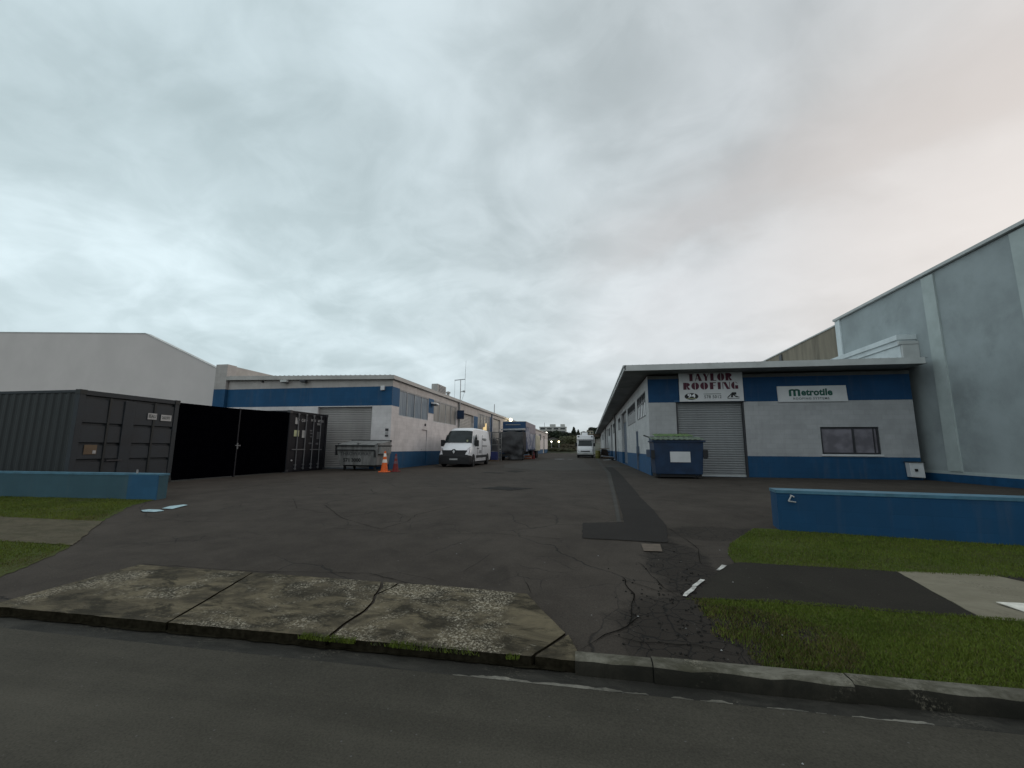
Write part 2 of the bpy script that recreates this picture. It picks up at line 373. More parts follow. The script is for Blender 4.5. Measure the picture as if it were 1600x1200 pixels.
def concrete(name, c_lo, c_hi, moss=(0.026, 0.025, 0.010), mk=0.6, grit=0.5, wear=False):
    m, t, b = base_mat(name, 0.9, 0, 0.3)
    p = pos(t)
    mpn = node(t, 'ShaderNodeMapping'); mpn.inputs['Rotation'].default_value = (0, 0, R(35)); mpn.inputs['Scale'].default_value = (1.0, 2.0, 1); link(t, p, mpn.inputs[0])
    n1 = ramp(t, noise(t, mpn.outputs[0], 1.7, 10, 0.72, 0.8), 0.36, 0.66)
    c = mix(t, n1, c_lo, c_hi)
    n2 = ramp(t, noise(t, mpn.outputs[0], 2.6, 10, 0.75, 0.4), 0.47, 0.60)
    c = mix(t, mathn(t, 'MULTIPLY', n2, mk), c, moss)
    fine = noise(t, p, 42, 5, 0.8)
    # worn patches show bright aggregate
    wn_ = noise(t, p, 1.5, 9, 0.68, 0.6)
    if wear:      # the wheel track at the right-hand end of the apron is worn down to the stones
        sx_ = node(t, 'ShaderNodeSeparateXYZ'); link(t, p, sx_.inputs[0])
        wn_ = mathn(t, 'ADD', wn_, mathn(t, 'MULTIPLY', mathn(t, 'SUBTRACT', ramp(t, sx_.outputs[0], -3.0, -1.5), mathn(t, 'MULTIPLY', ramp(t, sx_.outputs[0], -0.95, -0.6), 1.2)), 0.11))
    worn = ramp(t, wn_, 0.51, 0.65)
    g = mathn(t, 'MULTIPLY', mathn(t, 'MULTIPLY', ramp(t, fine, 0.50, 0.60), worn), grit)
    c = mix(t, g, c, (0.42, 0.375, 0.29))
    d = mathn(t, 'MULTIPLY', mathn(t, 'MULTIPLY', ramp(t, mathn(t, 'SUBTRACT', 1.0, fine), 0.52, 0.62), worn), 0.8)
    c = mix(t, d, c, scl(c_lo, 0.45))
    link(t, c, b.inputs['Base Color'])
    bump(t, b, fine, 0.7, 0.008)
    return m
concrete('apron_concrete', (0.046, 0.036, 0.021), (0.155, 0.125, 0.076), moss=(0.020, 0.015, 0.006), mk=0.9, grit=0.95, wear=True)
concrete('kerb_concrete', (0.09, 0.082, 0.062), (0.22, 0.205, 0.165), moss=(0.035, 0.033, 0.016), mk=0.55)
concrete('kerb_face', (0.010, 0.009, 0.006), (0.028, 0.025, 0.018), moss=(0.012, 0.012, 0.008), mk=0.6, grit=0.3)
concrete('gutter_concrete', (0.022, 0.020, 0.016), (0.046, 0.042, 0.034), moss=(0.012, 0.011, 0.008), mk=0.5, grit=0.2)
concrete('gutter_lip', (0.12, 0.11, 0.09), (0.26, 0.243, 0.205), moss=(0.03, 0.03, 0.026), mk=0.7, grit=0.5)
concrete('path_concrete', (0.20, 0.175, 0.125), (0.25, 0.222, 0.162), moss=(0.18, 0.155, 0.108), mk=0.3, grit=0.15)
concrete('path_concrete_dirty', (0.072, 0.058, 0.034), (0.105, 0.086, 0.052), moss=(0.045, 0.042, 0.018), mk=0.6, grit=0.1)

def soil():
    m, t, b = base_mat('verge_soil', 0.95, 0, 0.2)
    p = pos(t)
    n1 = ramp(t, noise(t, p, 1.2, 8, 0.65, 0.5), 0.35, 0.65)
    c = mix(t, n1, (0.055, 0.078, 0.011), (0.060, 0.062, 0.018))
    dv = node(t, 'ShaderNodeVectorMath', operation='DISTANCE'); link(t, p, dv.inputs[0]); dv.inputs[1].default_value = (1.25, 4.0, -0.3)
    bare_ = mathn(t, 'SUBTRACT', 1.0, ramp(t, mathn(t, 'ADD', dv.outputs['Value'], mathn(t, 'MULTIPLY', mathn(t, 'SUBTRACT', noise(t, p, 3.0, 6, 0.65), 0.5), 0.9)), 0.5, 0.95))
    c = mix(t, bare_, c, (0.024, 0.020, 0.016))
    link(t, c, b.inputs['Base Color']); bump(t, b, noise(t, p, 30, 5), 0.8, 0.02)
soil()
def grassm(name, lo, hi, dry):
    m, t, b = base_mat(name, 0.7, 0, 0.25)
    p = pos(t)
    n1 = ramp(t, noise(t, p, 1.3, 6, 0.6), 0.3, 0.7)
    n2 = ramp(t, noise(t, p, 19, 3, 0.6), 0.35, 0.75)
    c = mix(t, n1, lo, hi)
    c = mix(t, mathn(t, 'MULTIPLY', n2, 0.35), c, dry)
    link(t, c, b.inputs['Base Color'])
grassm('grass_blade', (0.068, 0.105, 0.011), (0.115, 0.155, 0.018), (0.15, 0.155, 0.028))
grassm('grass_dry', (0.075, 0.068, 0.02), (0.11, 0.09, 0.032), (0.16, 0.13, 0.055))
grassm('leaf_dark', (0.012, 0.020, 0.012), (0.022, 0.034, 0.018), (0.03, 0.04, 0.02))
grassm('leaf_olive', (0.045, 0.052, 0.025), (0.085, 0.09, 0.045), (0.12, 0.11, 0.06))
grassm('leaf_bronze', (0.055, 0.048, 0.03), (0.09, 0.078, 0.048), (0.11, 0.095, 0.065))
grassm('bank_grass', (0.026, 0.032, 0.016), (0.045, 0.05, 0.025), (0.055, 0.05, 0.032))
def land():
    m, t, b = base_mat('far_land', 0.95, 0, 0.2)
    n1 = ramp(t, noise(t, pos(t), 0.02, 8, 0.65), 0.35, 0.65)
    link(t, mix(t, n1, (0.04, 0.05, 0.03), (0.09, 0.09, 0.07)), b.inputs['Base Color'])
land()
def hillm():
    m, t, b = base_mat('far_hill', 0.95, 0, 0.1)
    n1 = ramp(t, noise(t, pos(t), 0.03, 8, 0.65), 0.35, 0.65)
    link(t, mix(t, n1, (0.06, 0.08, 0.075), (0.10, 0.12, 0.11)), b.inputs['Base Color'])
hillm()

# ------------------------------------------------------------------ mesh builder
class MB:
    def __init__(s): s.v = []; s.f = []; s.m = []
    def add(s, vs, fs, mi=0):
        o = len(s.v); s.v += [tuple(x) for x in vs]
        for f in fs: s.f.append(tuple(o + i for i in f)); s.m.append(mi)
        return s
    def quad(s, a, b, c, d, mi=0): return s.add([a, b, c, d], [(0, 1, 2, 3)], mi)
    def box(s, x0, x1, y0, y1, z0, z1, mi=0):
        return s.add([(x0, y0, z0), (x1, y0, z0), (x1, y1, z0), (x0, y1, z0), (x0, y0, z1), (x1, y0, z1), (x1, y1, z1), (x0, y1, z1)],
                     [(3, 2, 1, 0), (4, 5, 6, 7), (0, 1, 5, 4), (1, 2, 6, 5), (2, 3, 7, 6), (3, 0, 4, 7)], mi)
    def hexa(s, b, t, mi=0):
        return s.add(list(b) + list(t), [(3, 2, 1, 0), (4, 5, 6, 7), (0, 1, 5, 4), (1, 2, 6, 5), (2, 3, 7, 6), (3, 0, 4, 7)], mi)
    def slab(s, pts, d, mi=0):
        """polygon pts extruded by vector d"""
        n = len(pts); d = Vector(d)
        top = [tuple(Vector(p) + d) for p in pts]
        s.add(list(pts) + top, [tuple(range(n - 1, -1, -1)), tuple(range(n, 2 * n))] + [(i, (i + 1) % n, n + (i + 1) % n, n + i) for i in range(n)], mi)
        return s
    def tube(s, p0, p1, r0, r1=None, n=10, mi=0):
        r1 = r0 if r1 is None else r1
        p0 = Vector(p0); p1 = Vector(p1); d = (p1 - p0).normalized()
        a = d.orthogonal().normalized(); b = d.cross(a)
        vs = []
        for p, r in ((p0, r0), (p1, r1)):
            for i in range(n):
                t = 2 * PI * i / n
                vs.append(p + a * (math.cos(t) * r) + b * (math.sin(t) * r))
        return s.add(vs, [(i, (i + 1) % n, n + (i + 1) % n, n + i) for i in range(n)] + [tuple(range(n - 1, -1, -1)), tuple(range(n, 2 * n))], mi)
    def lathe(s, prof, axis='z', c=(0, 0, 0), n=24, mi=0):
        """prof = [(radius, height), ...] around an axis through c"""
        vs = []
        for r, h in prof:
            for i in range(n):
                t = 2 * PI * i / n
                x, y = math.cos(t) * r, math.sin(t) * r
                p = {'z': (x, y, h), 'x': (h, x, y), 'y': (y, h, x)}[axis]
                vs.append((c[0] + p[0], c[1] + p[1], c[2] + p[2]))
        fs = [(k * n + i, k * n + (i + 1) % n, (k + 1) * n + (i + 1) % n, (k + 1) * n + i) for k in range(len(prof) - 1) for i in range(n)]
        if prof[0][0] > 1e-4: fs.append(tuple(range(n - 1, -1, -1)))
        if prof[-1][0] > 1e-4: fs.append(tuple((len(prof) - 1) * n + i for i in range(n)))
        return s.add(vs, fs, mi)
    def ball(s, c, r, n=12, mi=0):
        return s.lathe([(max(1e-5, r * math.sin(PI * k / 8)), -r * math.cos(PI * k / 8)) for k in range(9)], 'z', c, n, mi)
    def build(s, name, mats, parent=None, smooth=0, bevel=0.0, rel=None):
        """link as ONE mesh object; vertices are in the parent's local space unless rel is set (world space)"""
        me = bpy.data.meshes.new(name)
        vs = s.v
        if rel is not None: vs = [(x - rel[0], y - rel[1], z - rel[2]) for x, y, z in vs]
        me.from_pydata(vs, [], s.f)
        if isinstance(mats, str): mats = [mats]
        for k in mats: me.materials.append(M[k])
        if len(mats) > 1: me.polygons.foreach_set('material_index', s.m)
        bm = bmesh.new(); bm.from_mesh(me)
        bmesh.ops.recalc_face_normals(bm, faces=bm.faces)
        bm.to_mesh(me); bm.free()
        if smooth:
            me.polygons.foreach_set('use_smooth', [True] * len(me.polygons))
            me.set_sharp_from_angle(angle=R(smooth))
        me.update()
        o = bpy.data.objects.new(name, me); C.objects.link(o)
        if parent is not None: o.parent = parent
        if bevel:
            bv = o.modifiers.new('bevel', 'BEVEL'); bv.width = bevel; bv.segments = 2; bv.limit_method = 'ANGLE'; bv.angle_limit = R(40)
        return o

def tag(o, label, cat, group=None):
    o['label'] = label; o['category'] = cat
    if group: o['group'] = group
    return o
def thing(name, label, cat, loc=(0, 0, 0), rz=0.0, group=None):
    o = bpy.data.objects.new(name, None); C.objects.link(o)
    o.location = loc; o.rotation_euler = (0, 0, rz); o.empty_display_size = 0.2
    return tag(o, label, cat, group)
def struct(o): o['kind'] = 'structure'; return o
def stuff(o): o['kind'] = 'stuff'; return o
def copy_tree(o, parent=None):
    c = o.copy(); C.objects.link(c)
    if parent is not None: c.parent = parent
    for ch in list(o.children): copy_tree(ch, c)
    return c
def text(name, body, size, loc, rot, m, parent, bold=0.0, sx=1.0, align='CENTER', spacing=1.0):
    cu = bpy.data.curves.new(name, 'FONT'); cu.body = body; cu.size = size; cu.extrude = 0.003; cu.offset = bold
    cu.align_x = align; cu.align_y = 'CENTER'; cu.space_character = spacing; cu.resolution_u = 3
    cu.materials.append(M[m])
    tmp = bpy.data.objects.new(name, cu)
    me = bpy.data.meshes.new_from_object(tmp); me.name = name
    bpy.data.objects.remove(tmp); bpy.data.curves.remove(cu)
    o = bpy.data.objects.new(name, me); C.objects.link(o); o.parent = parent
    o.location = loc; o.rotation_euler = rot; o.scale = (sx, 1, 1)
    return o
def wall_panel(mb, plane, c, u0, u1, z0, z1, holes, depth, mi=0):
    """wall sheet in plane x=c or y=c with rectangular holes (u0,u1,z0,z1) and reveals of the given signed depth"""
    P = (lambda u, z, d=0.0: (c + d, u, z)) if plane == 'x' else (lambda u, z, d=0.0: (u, c + d, z))
    us = sorted({u0, u1, *[h[0] for h in holes], *[h[1] for h in holes]}); us = [u for u in us if u0 <= u <= u1]
    zs = sorted({z0, z1, *[h[2] for h in holes], *[h[3] for h in holes]}); zs = [z for z in zs if z0 <= z <= z1]
    for a, b in zip(us, us[1:]):
        for e, f in zip(zs, zs[1:]):
            m_, n_ = (a + b) / 2, (e + f) / 2
            if any(h[0] < m_ < h[1] and h[2] < n_ < h[3] for h in holes): continue
            mb.quad(P(a, e), P(b, e), P(b, f), P(a, f), mi)
    for a, b, e, f in holes:
        mb.quad(P(a, e), P(a, f), P(a, f, depth), P(a, e, depth), mi); mb.quad(P(b, e), P(b, e, depth), P(b, f, depth), P(b, f), mi)
        mb.quad(P(a, f), P(b, f), P(b, f, depth), P(a, f, depth), mi)
        if e > z0 + 0.01: mb.quad(P(a, e), P(a, e, depth), P(b, e, depth), P(b, e), mi)
    return mb
def shutter(mb, plane, c, u0, u1, z0, z1, out_dir, pitch=0.105):
    """roller shutter: rows of curved slats"""
    P = (lambda u, z, d: (c + d * out_dir, u, z)) if plane == 'x' else (lambda u, z, d: (u, c + d * out_dir, z))
    z = z0; prof = []
    while z < z1 - 0.01:
        for fr, d in ((0.0, 0.0), (0.18, 0.026), (0.5, 0.034), (0.82, 0.026)):
            zz = z + fr * pitch
            if zz < z1: prof.append((zz, d))
        z += pitch
    prof.append((z1, 0.0))
    for (a, d), (b, e) in zip(prof, prof[1:]):
        mb.quad(P(u0, a, d), P(u1, a, d), P(u1, b, e), P(u0, b, e))
    return mb

# ------------------------------------------------------------------ ground
BRK = [(3.5, -0.37), (4.6, -0.29), (9.5, -0.05), (12.5, 0.0)]
def gz(y):
    if y <= BRK[0][0]: return BRK[0][1]
    for (a, za), (b, zb) in zip(BRK, BRK[1:]):
        if y <= b: return za + (zb - za) * (y - a) / (b - a)
    if y < 113: return 0.0
    for (a, za), (b, zb) in zip(((113, 0.0), (122, 1.2), (150, 2.6), (260, 4.0), (420, 7.0), (6000, 9.0)), ((122, 1.2), (150, 2.6), (260, 4.0), (420, 7.0), (6000, 9.0), (9999, 9.0))):
        if y <= b: return za + (zb - za) * (y - a) / (b - a)
    return 9.0
def drape(name, poly, dz_, m, thick=0.0, jag=0.0, sub=0):
    """lay a sheet with the given outline on the ground's profile, dz_ above it"""
    pts = list(poly)
    if jag:
        q = []
        for i, (x, y) in enumerate(pts):
            x2, y2 = pts[(i + 1) % len(pts)]
            L = math.hypot(x2 - x, y2 - y); k = max(1, int(L / 0.09)) if L < 12 else 1
            for j in range(k):
                f = j / k
                q.append((x + (x2 - x) * f + random.uniform(-jag, jag), y + (y2 - y) * f + random.uniform(-jag, jag)))
        pts = q
    bm = bmesh.new()
    f = bm.faces.new([bm.verts.new((x, y, 0)) for x, y in pts])
    for yb in [b[0] for b in BRK] + [113, 122, 150, 260, 420]:
        if min(p[1] for p in pts) < yb < max(p[1] for p in pts):
            bmesh.ops.bisect_plane(bm, geom=bm.verts[:] + bm.edges[:] + bm.faces[:], plane_co=(0, yb, 0), plane_no=(0, 1, 0))
    bmesh.ops.triangulate(bm, faces=bm.faces[:])
    for v in bm.verts: v.co.z = gz(v.co.y) + dz_
    if thick:
        r = bmesh.ops.extrude_face_region(bm, geom=bm.faces[:])
        for v in [g for g in r['geom'] if isinstance(g, bmesh.types.BMVert)]: v.co.z -= thick
    bmesh.ops.recalc_face_normals(bm, faces=bm.faces[:])
    if thick:
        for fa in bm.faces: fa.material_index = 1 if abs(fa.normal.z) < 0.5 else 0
    if not thick:
        for fa in bm.faces:
            if fa.normal.z < 0: fa.normal_flip()
    me = bpy.data.meshes.new(name); bm.to_mesh(me); bm.free(); me.materials.append(M[m])
    if thick: me.materials.append(M['silt_dark'])  # slab sides carry the gap shadow in their colour
    o = bpy.data.objects.new(name, me); C.objects.link(o)
    return o
BIG = 4000
struct(drape('ground', [(-BIG, 3.6), (BIG, 3.6), (BIG, 5500), (-BIG, 5500)], -0.03, 'far_land'))
g0 = MB(); g0.quad((-BIG, -BIG, -0.47), (BIG, -BIG, -0.47), (BIG, 3.7, -0.47), (-BIG, 3.7, -0.47))
struct(g0.build('ground', 'far_land'))
r0 = MB(); r0.quad((-400, -14, -0.45), (400, -14, -0.45), (400, -3, -0.38), (-400, -3, -0.38)); r0.quad((-400, -3, -0.38), (400, -3, -0.38), (400, 3.2, -0.42), (-400, 3.2, -0.42))
struct(r0.build('road', 'road_asphalt'))
# gutter channel with a worn pale lip along the road edge
gu = MB(); gu.quad((-400, 3.2, -0.424), (400, 3.2, -0.424), (400, 3.43, -0.437), (-400, 3.43, -0.437))
struct(gu.build('gutter', 'gutter_concrete'))
lp = MB()
from mathutils import noise as mn
prev = None
for i in range(460):
    x = -6.2 + i * 0.02
    w_ = 0.016 + 0.032 * mn.noise((x * 2.3, 1.7, 0)) + 0.034 * mn.noise((x * 7, 4.2, 0)) + 0.014 * mn.noise((x * 31, 8.8, 0))
    w_ += 0.012 * max(0, 1 - abs(x + 0.3) / 0.7) - (0.038 if x < -1.0 else 0) - (0.03 if x > 2.0 else 0)
    cur = None
    if w_ > 0.003:
        y0 = 3.2 + 0.006 * mn.noise((x * 14, 2.1, 5)); cur = ((x, y0, -0.4185), (x, y0 + w_, -0.4185))
        if prev: lp.quad(prev[0], cur[0], cur[1], prev[1])
    prev = cur
struct(lp.build('gutter_lip', 'gutter_lip'))
# asphalt yard and lane
struct(drape('yard', [(-11.2, 9.0), (-11.2, 3.5), (2.6, 3.5), (2.6, 4.7), (2.0, 4.9), (2.0, 6.0), (2.3, 6.2), (3.0, 7.0), (3.2, 8.1), (14.0, 7.8), (14.0, 113), (-26, 113), (-26, 9.0)], -0.004, 'yard_asphalt'))
struct(drape('lane', [(-2.9, 23.6), (0.35, 24.4), (-0.3, 38), (-1.6, 60), (-3.2, 60), (-6.2, 31), (-5.2, 26)], 0.003, 'lane_asphalt_grey', jag=0.05))
struct(drape('asphalt_patch', [(-0.13, 6.93), (1.14, 6.89), (1.31, 8.0), (1.27, 11.6), (1.45, 19.5), (1.51, 23.5), (1.5, 29), (0.98, 29), (0.93, 19.2), (0.6, 8.18), (-0.13, 8.0)], 0.004, 'trench_asphalt', jag=0.012))
struct(drape('concrete_strip', [(1.0, 29.2), (1.05, 22.0), (0.55, 8.2), (0.48, 8.2), (0.85, 22), (0.8, 60), (1.2, 60)], 0.006, 'strip_concrete', jag=0.02))
struct(drape('concrete_strip', [(1.2, 29.1), (2.2, 29.3), (2.3, 34), (1.15, 33.2)], 0.006, 'strip_concrete', jag=0.04))
struct(drape('asphalt_patch', [(-4.45, 22.3), (-3.6, 21.2), (-3.3, 22.4), (-3.9, 23.0)], 0.004, 'broken_asphalt', jag=0.05))
struct(drape('asphalt_patch', [(-5.2, 20.4), (-4.2, 20.2), (-4.0, 20.9), (-5.1, 21.0)], 0.004, 'trench_asphalt', jag=0.05))
struct(drape('asphalt_patch', [(-3.3, 12.6), (-2.2, 12.3), (-1.7, 13.0), (-2.8, 13.4)], 0.004, 'broken_asphalt', jag=0.06))
# long cracks run across the yard
def strip(mb, pts, w0):
    """a narrow ragged ribbon along pts, on the ground"""
    L = []; 
    q = []
    for (x, y), (x2, y2) in zip(pts, pts[1:]):
        d = math.hypot(x2 - x, y2 - y); k = max(2, int(d / 0.12))
        for j in range(k): q.append((x + (x2 - x) * j / k + random.uniform(-.018, .018), y + (y2 - y) * j / k + random.uniform(-.018, .018)))
    q.append(pts[-1])
    a = []; b = []
    for i, (x, y) in enumerate(q):
        x2, y2 = q[min(i + 1, len(q) - 1)]; x1, y1 = q[max(i - 1, 0)]
        d = math.hypot(x2 - x1, y2 - y1) or 1; nx, ny = -(y2 - y1) / d, (x2 - x1) / d
        ww = w0 * 0.45 * random.uniform(0.25, 1.0) * (0.3 if i in (0, len(q) - 1) else 1)
        a.append((x + nx * ww, y + ny * ww, gz(y + ny * ww) + 0.005)); b.append((x - nx * ww, y - ny * ww, gz(y - ny * ww) + 0.005))
    for i in range(len(q) - 1): mb.quad(a[i], a[i + 1], b[i + 1], b[i])
ck = MB()
for pts, w0 in (([(-5.9, 8.9), (-4.6, 7.6), (-3.5, 6.95), (-3.3, 7.6), (-3.38, 8.2), (-2.9, 9.3)], 0.014), ([(-10.2, 9.6), (-10.1, 11.2), (-10.9, 15.0), (-9.6, 17.6), (-9.3, 19.6)], 0.02),
                ([(-5.6, 4.72), (-3.9, 4.72), (-2.6, 4.9), (-1.9, 4.66)], 0.012), ([(-2.6, 4.75), (-2.3, 5.0), (-1.7, 4.78)], 0.008), ([(-1.5, 5.1), (-1.35, 5.9)], 0.008), ([(-4.4, 6.9), (-2.9, 6.7), (-1.6, 7.0), (-0.4, 6.8)], 0.009),
                ([(0.34, 5.3), (0.42, 4.8), (0.33, 4.1), (0.1, 3.9), (-0.1, 3.62)], 0.016), ([(0.1, 3.92), (0.4, 3.8), (0.8, 3.86), (1.1, 3.75)], 0.016), ([(0.36, 5.2), (0.7, 4.9), (0.9, 4.95)], 0.012),
                ([(0.6, 5.85), (0.75, 5.0), (0.9, 4.75)], 0.012), ([(0.45, 4.3), (0.2, 3.95)], 0.02), ([(1.3, 7.9), (1.5, 6.6), (1.35, 5.9), (1.6, 5.6)], 0.010), ([(-0.6, 4.6), (-0.78, 5.1)], 0.008),
                ([(-7.2, 9.6), (-6.2, 8.4), (-5.2, 8.0), (-4.0, 8.4), (-3.4, 7.9)], 0.010), ([(-5.0, 7.3), (-4.4, 8.1), (-4.1, 9.2)], 0.008), ([(-0.13, 6.9), (0.5, 6.86), (1.2, 6.84), (1.7, 6.75)], 0.012),
                ([(-0.5, 9.8), (0.1, 9.4), (0.5, 8.6)], 0.008), ([(-8.6, 7.1), (-7.2, 6.9), (-5.7, 7.2)], 0.008)):
    strip(ck, pts, w0)
struct(ck.build('crack', 'crack_dark'))
# concrete driveway apron in four cast pieces
ap = [('apron_slab', [(-5.84, 3.44), (-5.58, 4.66), (-3.955, 4.66), (-3.745, 3.44)]),
      ('apron_slab', [(-3.72, 3.44), (-3.93, 4.655), (-2.30, 4.63), (-2.24, 4.48), (-2.20, 4.3), (-2.14, 4.12), (-2.12, 3.95), (-2.17, 3.7), (-2.17, 3.44)]),
      ('apron_slab', [(-2.14, 3.44), (-2.14, 3.7), (-2.09, 3.95), (-2.11, 4.13), (-2.17, 4.3), (-2.13, 4.4), (-2.07, 4.62), (-1.52, 4.63), (-0.66, 4.57), (-0.23, 3.84), (-0.36, 3.62), (-0.44, 3.5), (-0.46, 3.44)]),
      ('apron_slab', [(-0.20, 3.82), (-0.13, 3.6), (-0.13, 3.44), (-0.43, 3.44), (-0.41, 3.49), (-0.33, 3.61)]),
      ('apron_slab', [(-2.27, 4.63), (-2.21, 4.49), (-2.18, 4.35), (-2.12, 4.47), (-2.10, 4.62)])]
for n_, pl in ap:
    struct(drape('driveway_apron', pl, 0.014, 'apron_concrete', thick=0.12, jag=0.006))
# dark strip painting the gap shadow, with some dirt, along the apron's foot
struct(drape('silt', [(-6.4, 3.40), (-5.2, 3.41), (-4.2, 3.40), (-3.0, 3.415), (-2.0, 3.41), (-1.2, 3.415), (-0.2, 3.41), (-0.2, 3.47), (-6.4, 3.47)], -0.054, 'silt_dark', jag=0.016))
# kerb stones
kb = MB()
def kerbrun(x0, x1, h0=-0.31):
    x = x0
    while x < x1 - 0.05:
        L = min(random.uniform(1.1, 2.4), x1 - x) if x < 12 and x > -14 else min(30, x1 - x)
        j = random.uniform(-0.008, 0.008); k = random.uniform(-0.006, 0.006)
        n_ = max(1, int(L / 0.12)) if L < 5 else 1
        rings = []
        for i in range(n_ + 1):
            xx = x + 0.003 + (L - 0.006) * i / n_; e = random.uniform(-0.006, 0.006)
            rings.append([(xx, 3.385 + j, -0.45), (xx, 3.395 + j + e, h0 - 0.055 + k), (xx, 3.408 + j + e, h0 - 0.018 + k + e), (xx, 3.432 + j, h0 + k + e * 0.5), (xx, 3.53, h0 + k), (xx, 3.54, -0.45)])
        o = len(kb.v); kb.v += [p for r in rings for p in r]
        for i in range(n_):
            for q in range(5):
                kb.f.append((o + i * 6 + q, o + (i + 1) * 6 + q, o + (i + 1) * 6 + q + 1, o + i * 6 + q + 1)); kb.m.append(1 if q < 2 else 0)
        kb.f.append(tuple(o + q for q in range(6))); kb.m.append(1)
        kb.f.append(tuple(o + n_ * 6 + 5 - q for q in range(6))); kb.m.append(0)
        x += L
kerbrun(-0.135, 0.42, -0.335); kerbrun(0.42, 60, -0.315); kerbrun(-60, -5.9, -0.33)
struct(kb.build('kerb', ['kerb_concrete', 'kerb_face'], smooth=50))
# verges, footpaths
struct(drape('verge', [(0.95, 4.76), (1.25, 4.55), (1.6, 4.35), (1.85, 4.05), (1.9, 3.75), (1.45, 3.62), (1.5, 3.54), (60, 3.54), (60, 4.72), (3.4, 4.72), (1.92, 4.8), (1.1, 4.77)], 0.002, 'verge_soil', jag=0.06))
struct(drape('verge', [(1.81, 6.06), (1.83, 6.4), (2.03, 6.97), (2.73, 8.05), (60, 8.05), (60, 6.04), (3.56, 6.02)], 0.004, 'verge_soil', jag=0.03))
struct(drape('footpath', [(1.0, 4.77), (1.6, 5.85), (1.85, 6.06), (3.56, 6.02), (3.42, 4.72), (1.92, 4.78)], 0.008, 'path_asphalt', jag=0.012))
struct(drape('footpath', [(3.56, 6.02), (4.55, 6.06), (5.0, 5.4), (5.4, 4.72), (3.42, 4.72)], 0.008, 'path_concrete', jag=0.006))
struct(drape('footpath', [(4.55, 6.06), (60, 6.1), (60, 4.72), (5.4, 4.72), (5.0, 5.4)], 0.007, 'path_asphalt'))
struct(drape('verge', [(-8.9, 6.64), (-10.1, 8.1), (-10.35, 8.95), (-60, 8.95), (-60, 6.64)], 0.002, 'verge_soil', jag=0.03))
struct(drape('verge', [(-6.6, 3.54), (-7.0, 4.5), (-7.5, 5.25), (-60, 5.25), (-60, 3.54)], 0.002, 'verge_soil', jag=0.03))
struct(drape('footpath', [(-8.88, 6.64), (-7.63, 5.39), (-7.5, 5.25), (-60, 5.25), (-60, 6.64)], 0.008, 'path_concrete_dirty', jag=0.02))
struct(drape('grass_bank', [(-40, 113), (14, 113), (60, 150), (60, 260), (-90, 260), (-90, 150)], 0.01, 'bank_grass'))

def inside(x, y, poly):
    c = False
    for (x1, y1), (x2, y2) in zip(poly, poly[1:] + poly[:1]):
        if (y1 > y) != (y2 > y) and x < (x2 - x1) * (y - y1) / (y2 - y1) + x1: c = not c
    return c
from mathutils import noise as mn
def grass(name, poly, count, hgt, mats, bare=None, xr=None):
    mb = MB()
    xs = [p[0] for p in poly]; ys = [p[1] for p in poly]
    x0, x1 = xr or (min(xs), max(xs))
    for i in range(count):
        x = random.uniform(x0, x1); y = random.uniform(min(ys), max(ys))
        if not inside(x, y, poly): continue
        d = mn.noise((x * 1.1, y * 1.6, 3.3)) + 0.5 * mn.noise((x * 3.7, y * 4.1, 9.1))
        if bare and bare(x, y) + d * 0.5 < random.uniform(-0.05, 0.35): continue
        h = hgt * random.uniform(0.4, 1.2) * (1 + 0.5 * d)
        a = random.uniform(0, 2 * PI); ww = random.uniform(0.003, 0.006)
        dx, dy = math.cos(a) * ww, math.sin(a) * ww; l = random.uniform(0.1, 0.9) * h
        b = random.uniform(0, 2 * PI); z = gz(y) - 0.002
        k = 1 if (len(mats) > 1 and random.random() < (0.08 + (0.5 if bare and bare(x, y) < 0.35 else 0))) else 0
        tx, ty = x + math.cos(b) * l, y + math.sin(b) * l
        mb.add([(x - dx, y - dy, z), (x + dx, y + dy, z), (tx, ty, z + h)], [(0, 1, 2)], k)
    return stuff(mb.build(name, mats))
grass('grass', [(0.72, 4.74), (0.72, 3.56), (6.0, 3.56), (6.0, 4.75), (3.4, 4.76), (1.92, 4.85)], 110000, 0.024, ['grass_blade', 'grass_dry'],
      bare=lambda x, y: min(2.2 * (x - 0.98 - 0.22 * max(0, 4.7 - y)), 1, max(0, (math.hypot((x - 1.12) / 0.85, (y - 4.05) / 0.52) - 0.72) * 0.9) + max(0, 0.35 - abs(y - 3.6) * 5)))
grass('grass', [(1.79, 6.05), (1.82, 6.4), (2.02, 6.97), (2.74, 8.05), (3.1, 8.0), (6.13, 7.57), (9.2, 7.1), (9.2, 6.03), (3.56, 5.97)], 90000, 0.030, ['grass_blade', 'grass_dry'])
grass('grass', [(-8.95, 6.6), (-10.15, 8.1), (-10.3, 8.75), (-18, 8.6), (-18, 6.6)], 60000, 0.034, ['grass_blade', 'grass_dry'], bare=lambda x, y: 0.5 if x < -9.6 else 0.25)
grass('grass', [(-6.75, 3.56), (-7.05, 4.5), (-7.55, 5.28), (-13, 5.28), (-13, 3.56)], 40000, 0.028, ['grass_blade', 'grass_dry'], bare=lambda x, y: min(0.5, 0.1 + (-6.7 - x) * 0.35))
# weeds in the joint between gutter and apron
grass('weeds', [(-2.6, 3.40), (-2.6, 3.47), (-1.2, 3.47), (-0.5, 3.45), (-0.5, 3.39), (-1.2, 3.40)], 4200, 0.032, ['grass_blade', 'leaf_olive'], bare=lambda x, y: 0.75 if (-2.4 < x < -1.9 or -1.6 < x < -1.42 or -0.65 < x < -0.55) else -0.1)

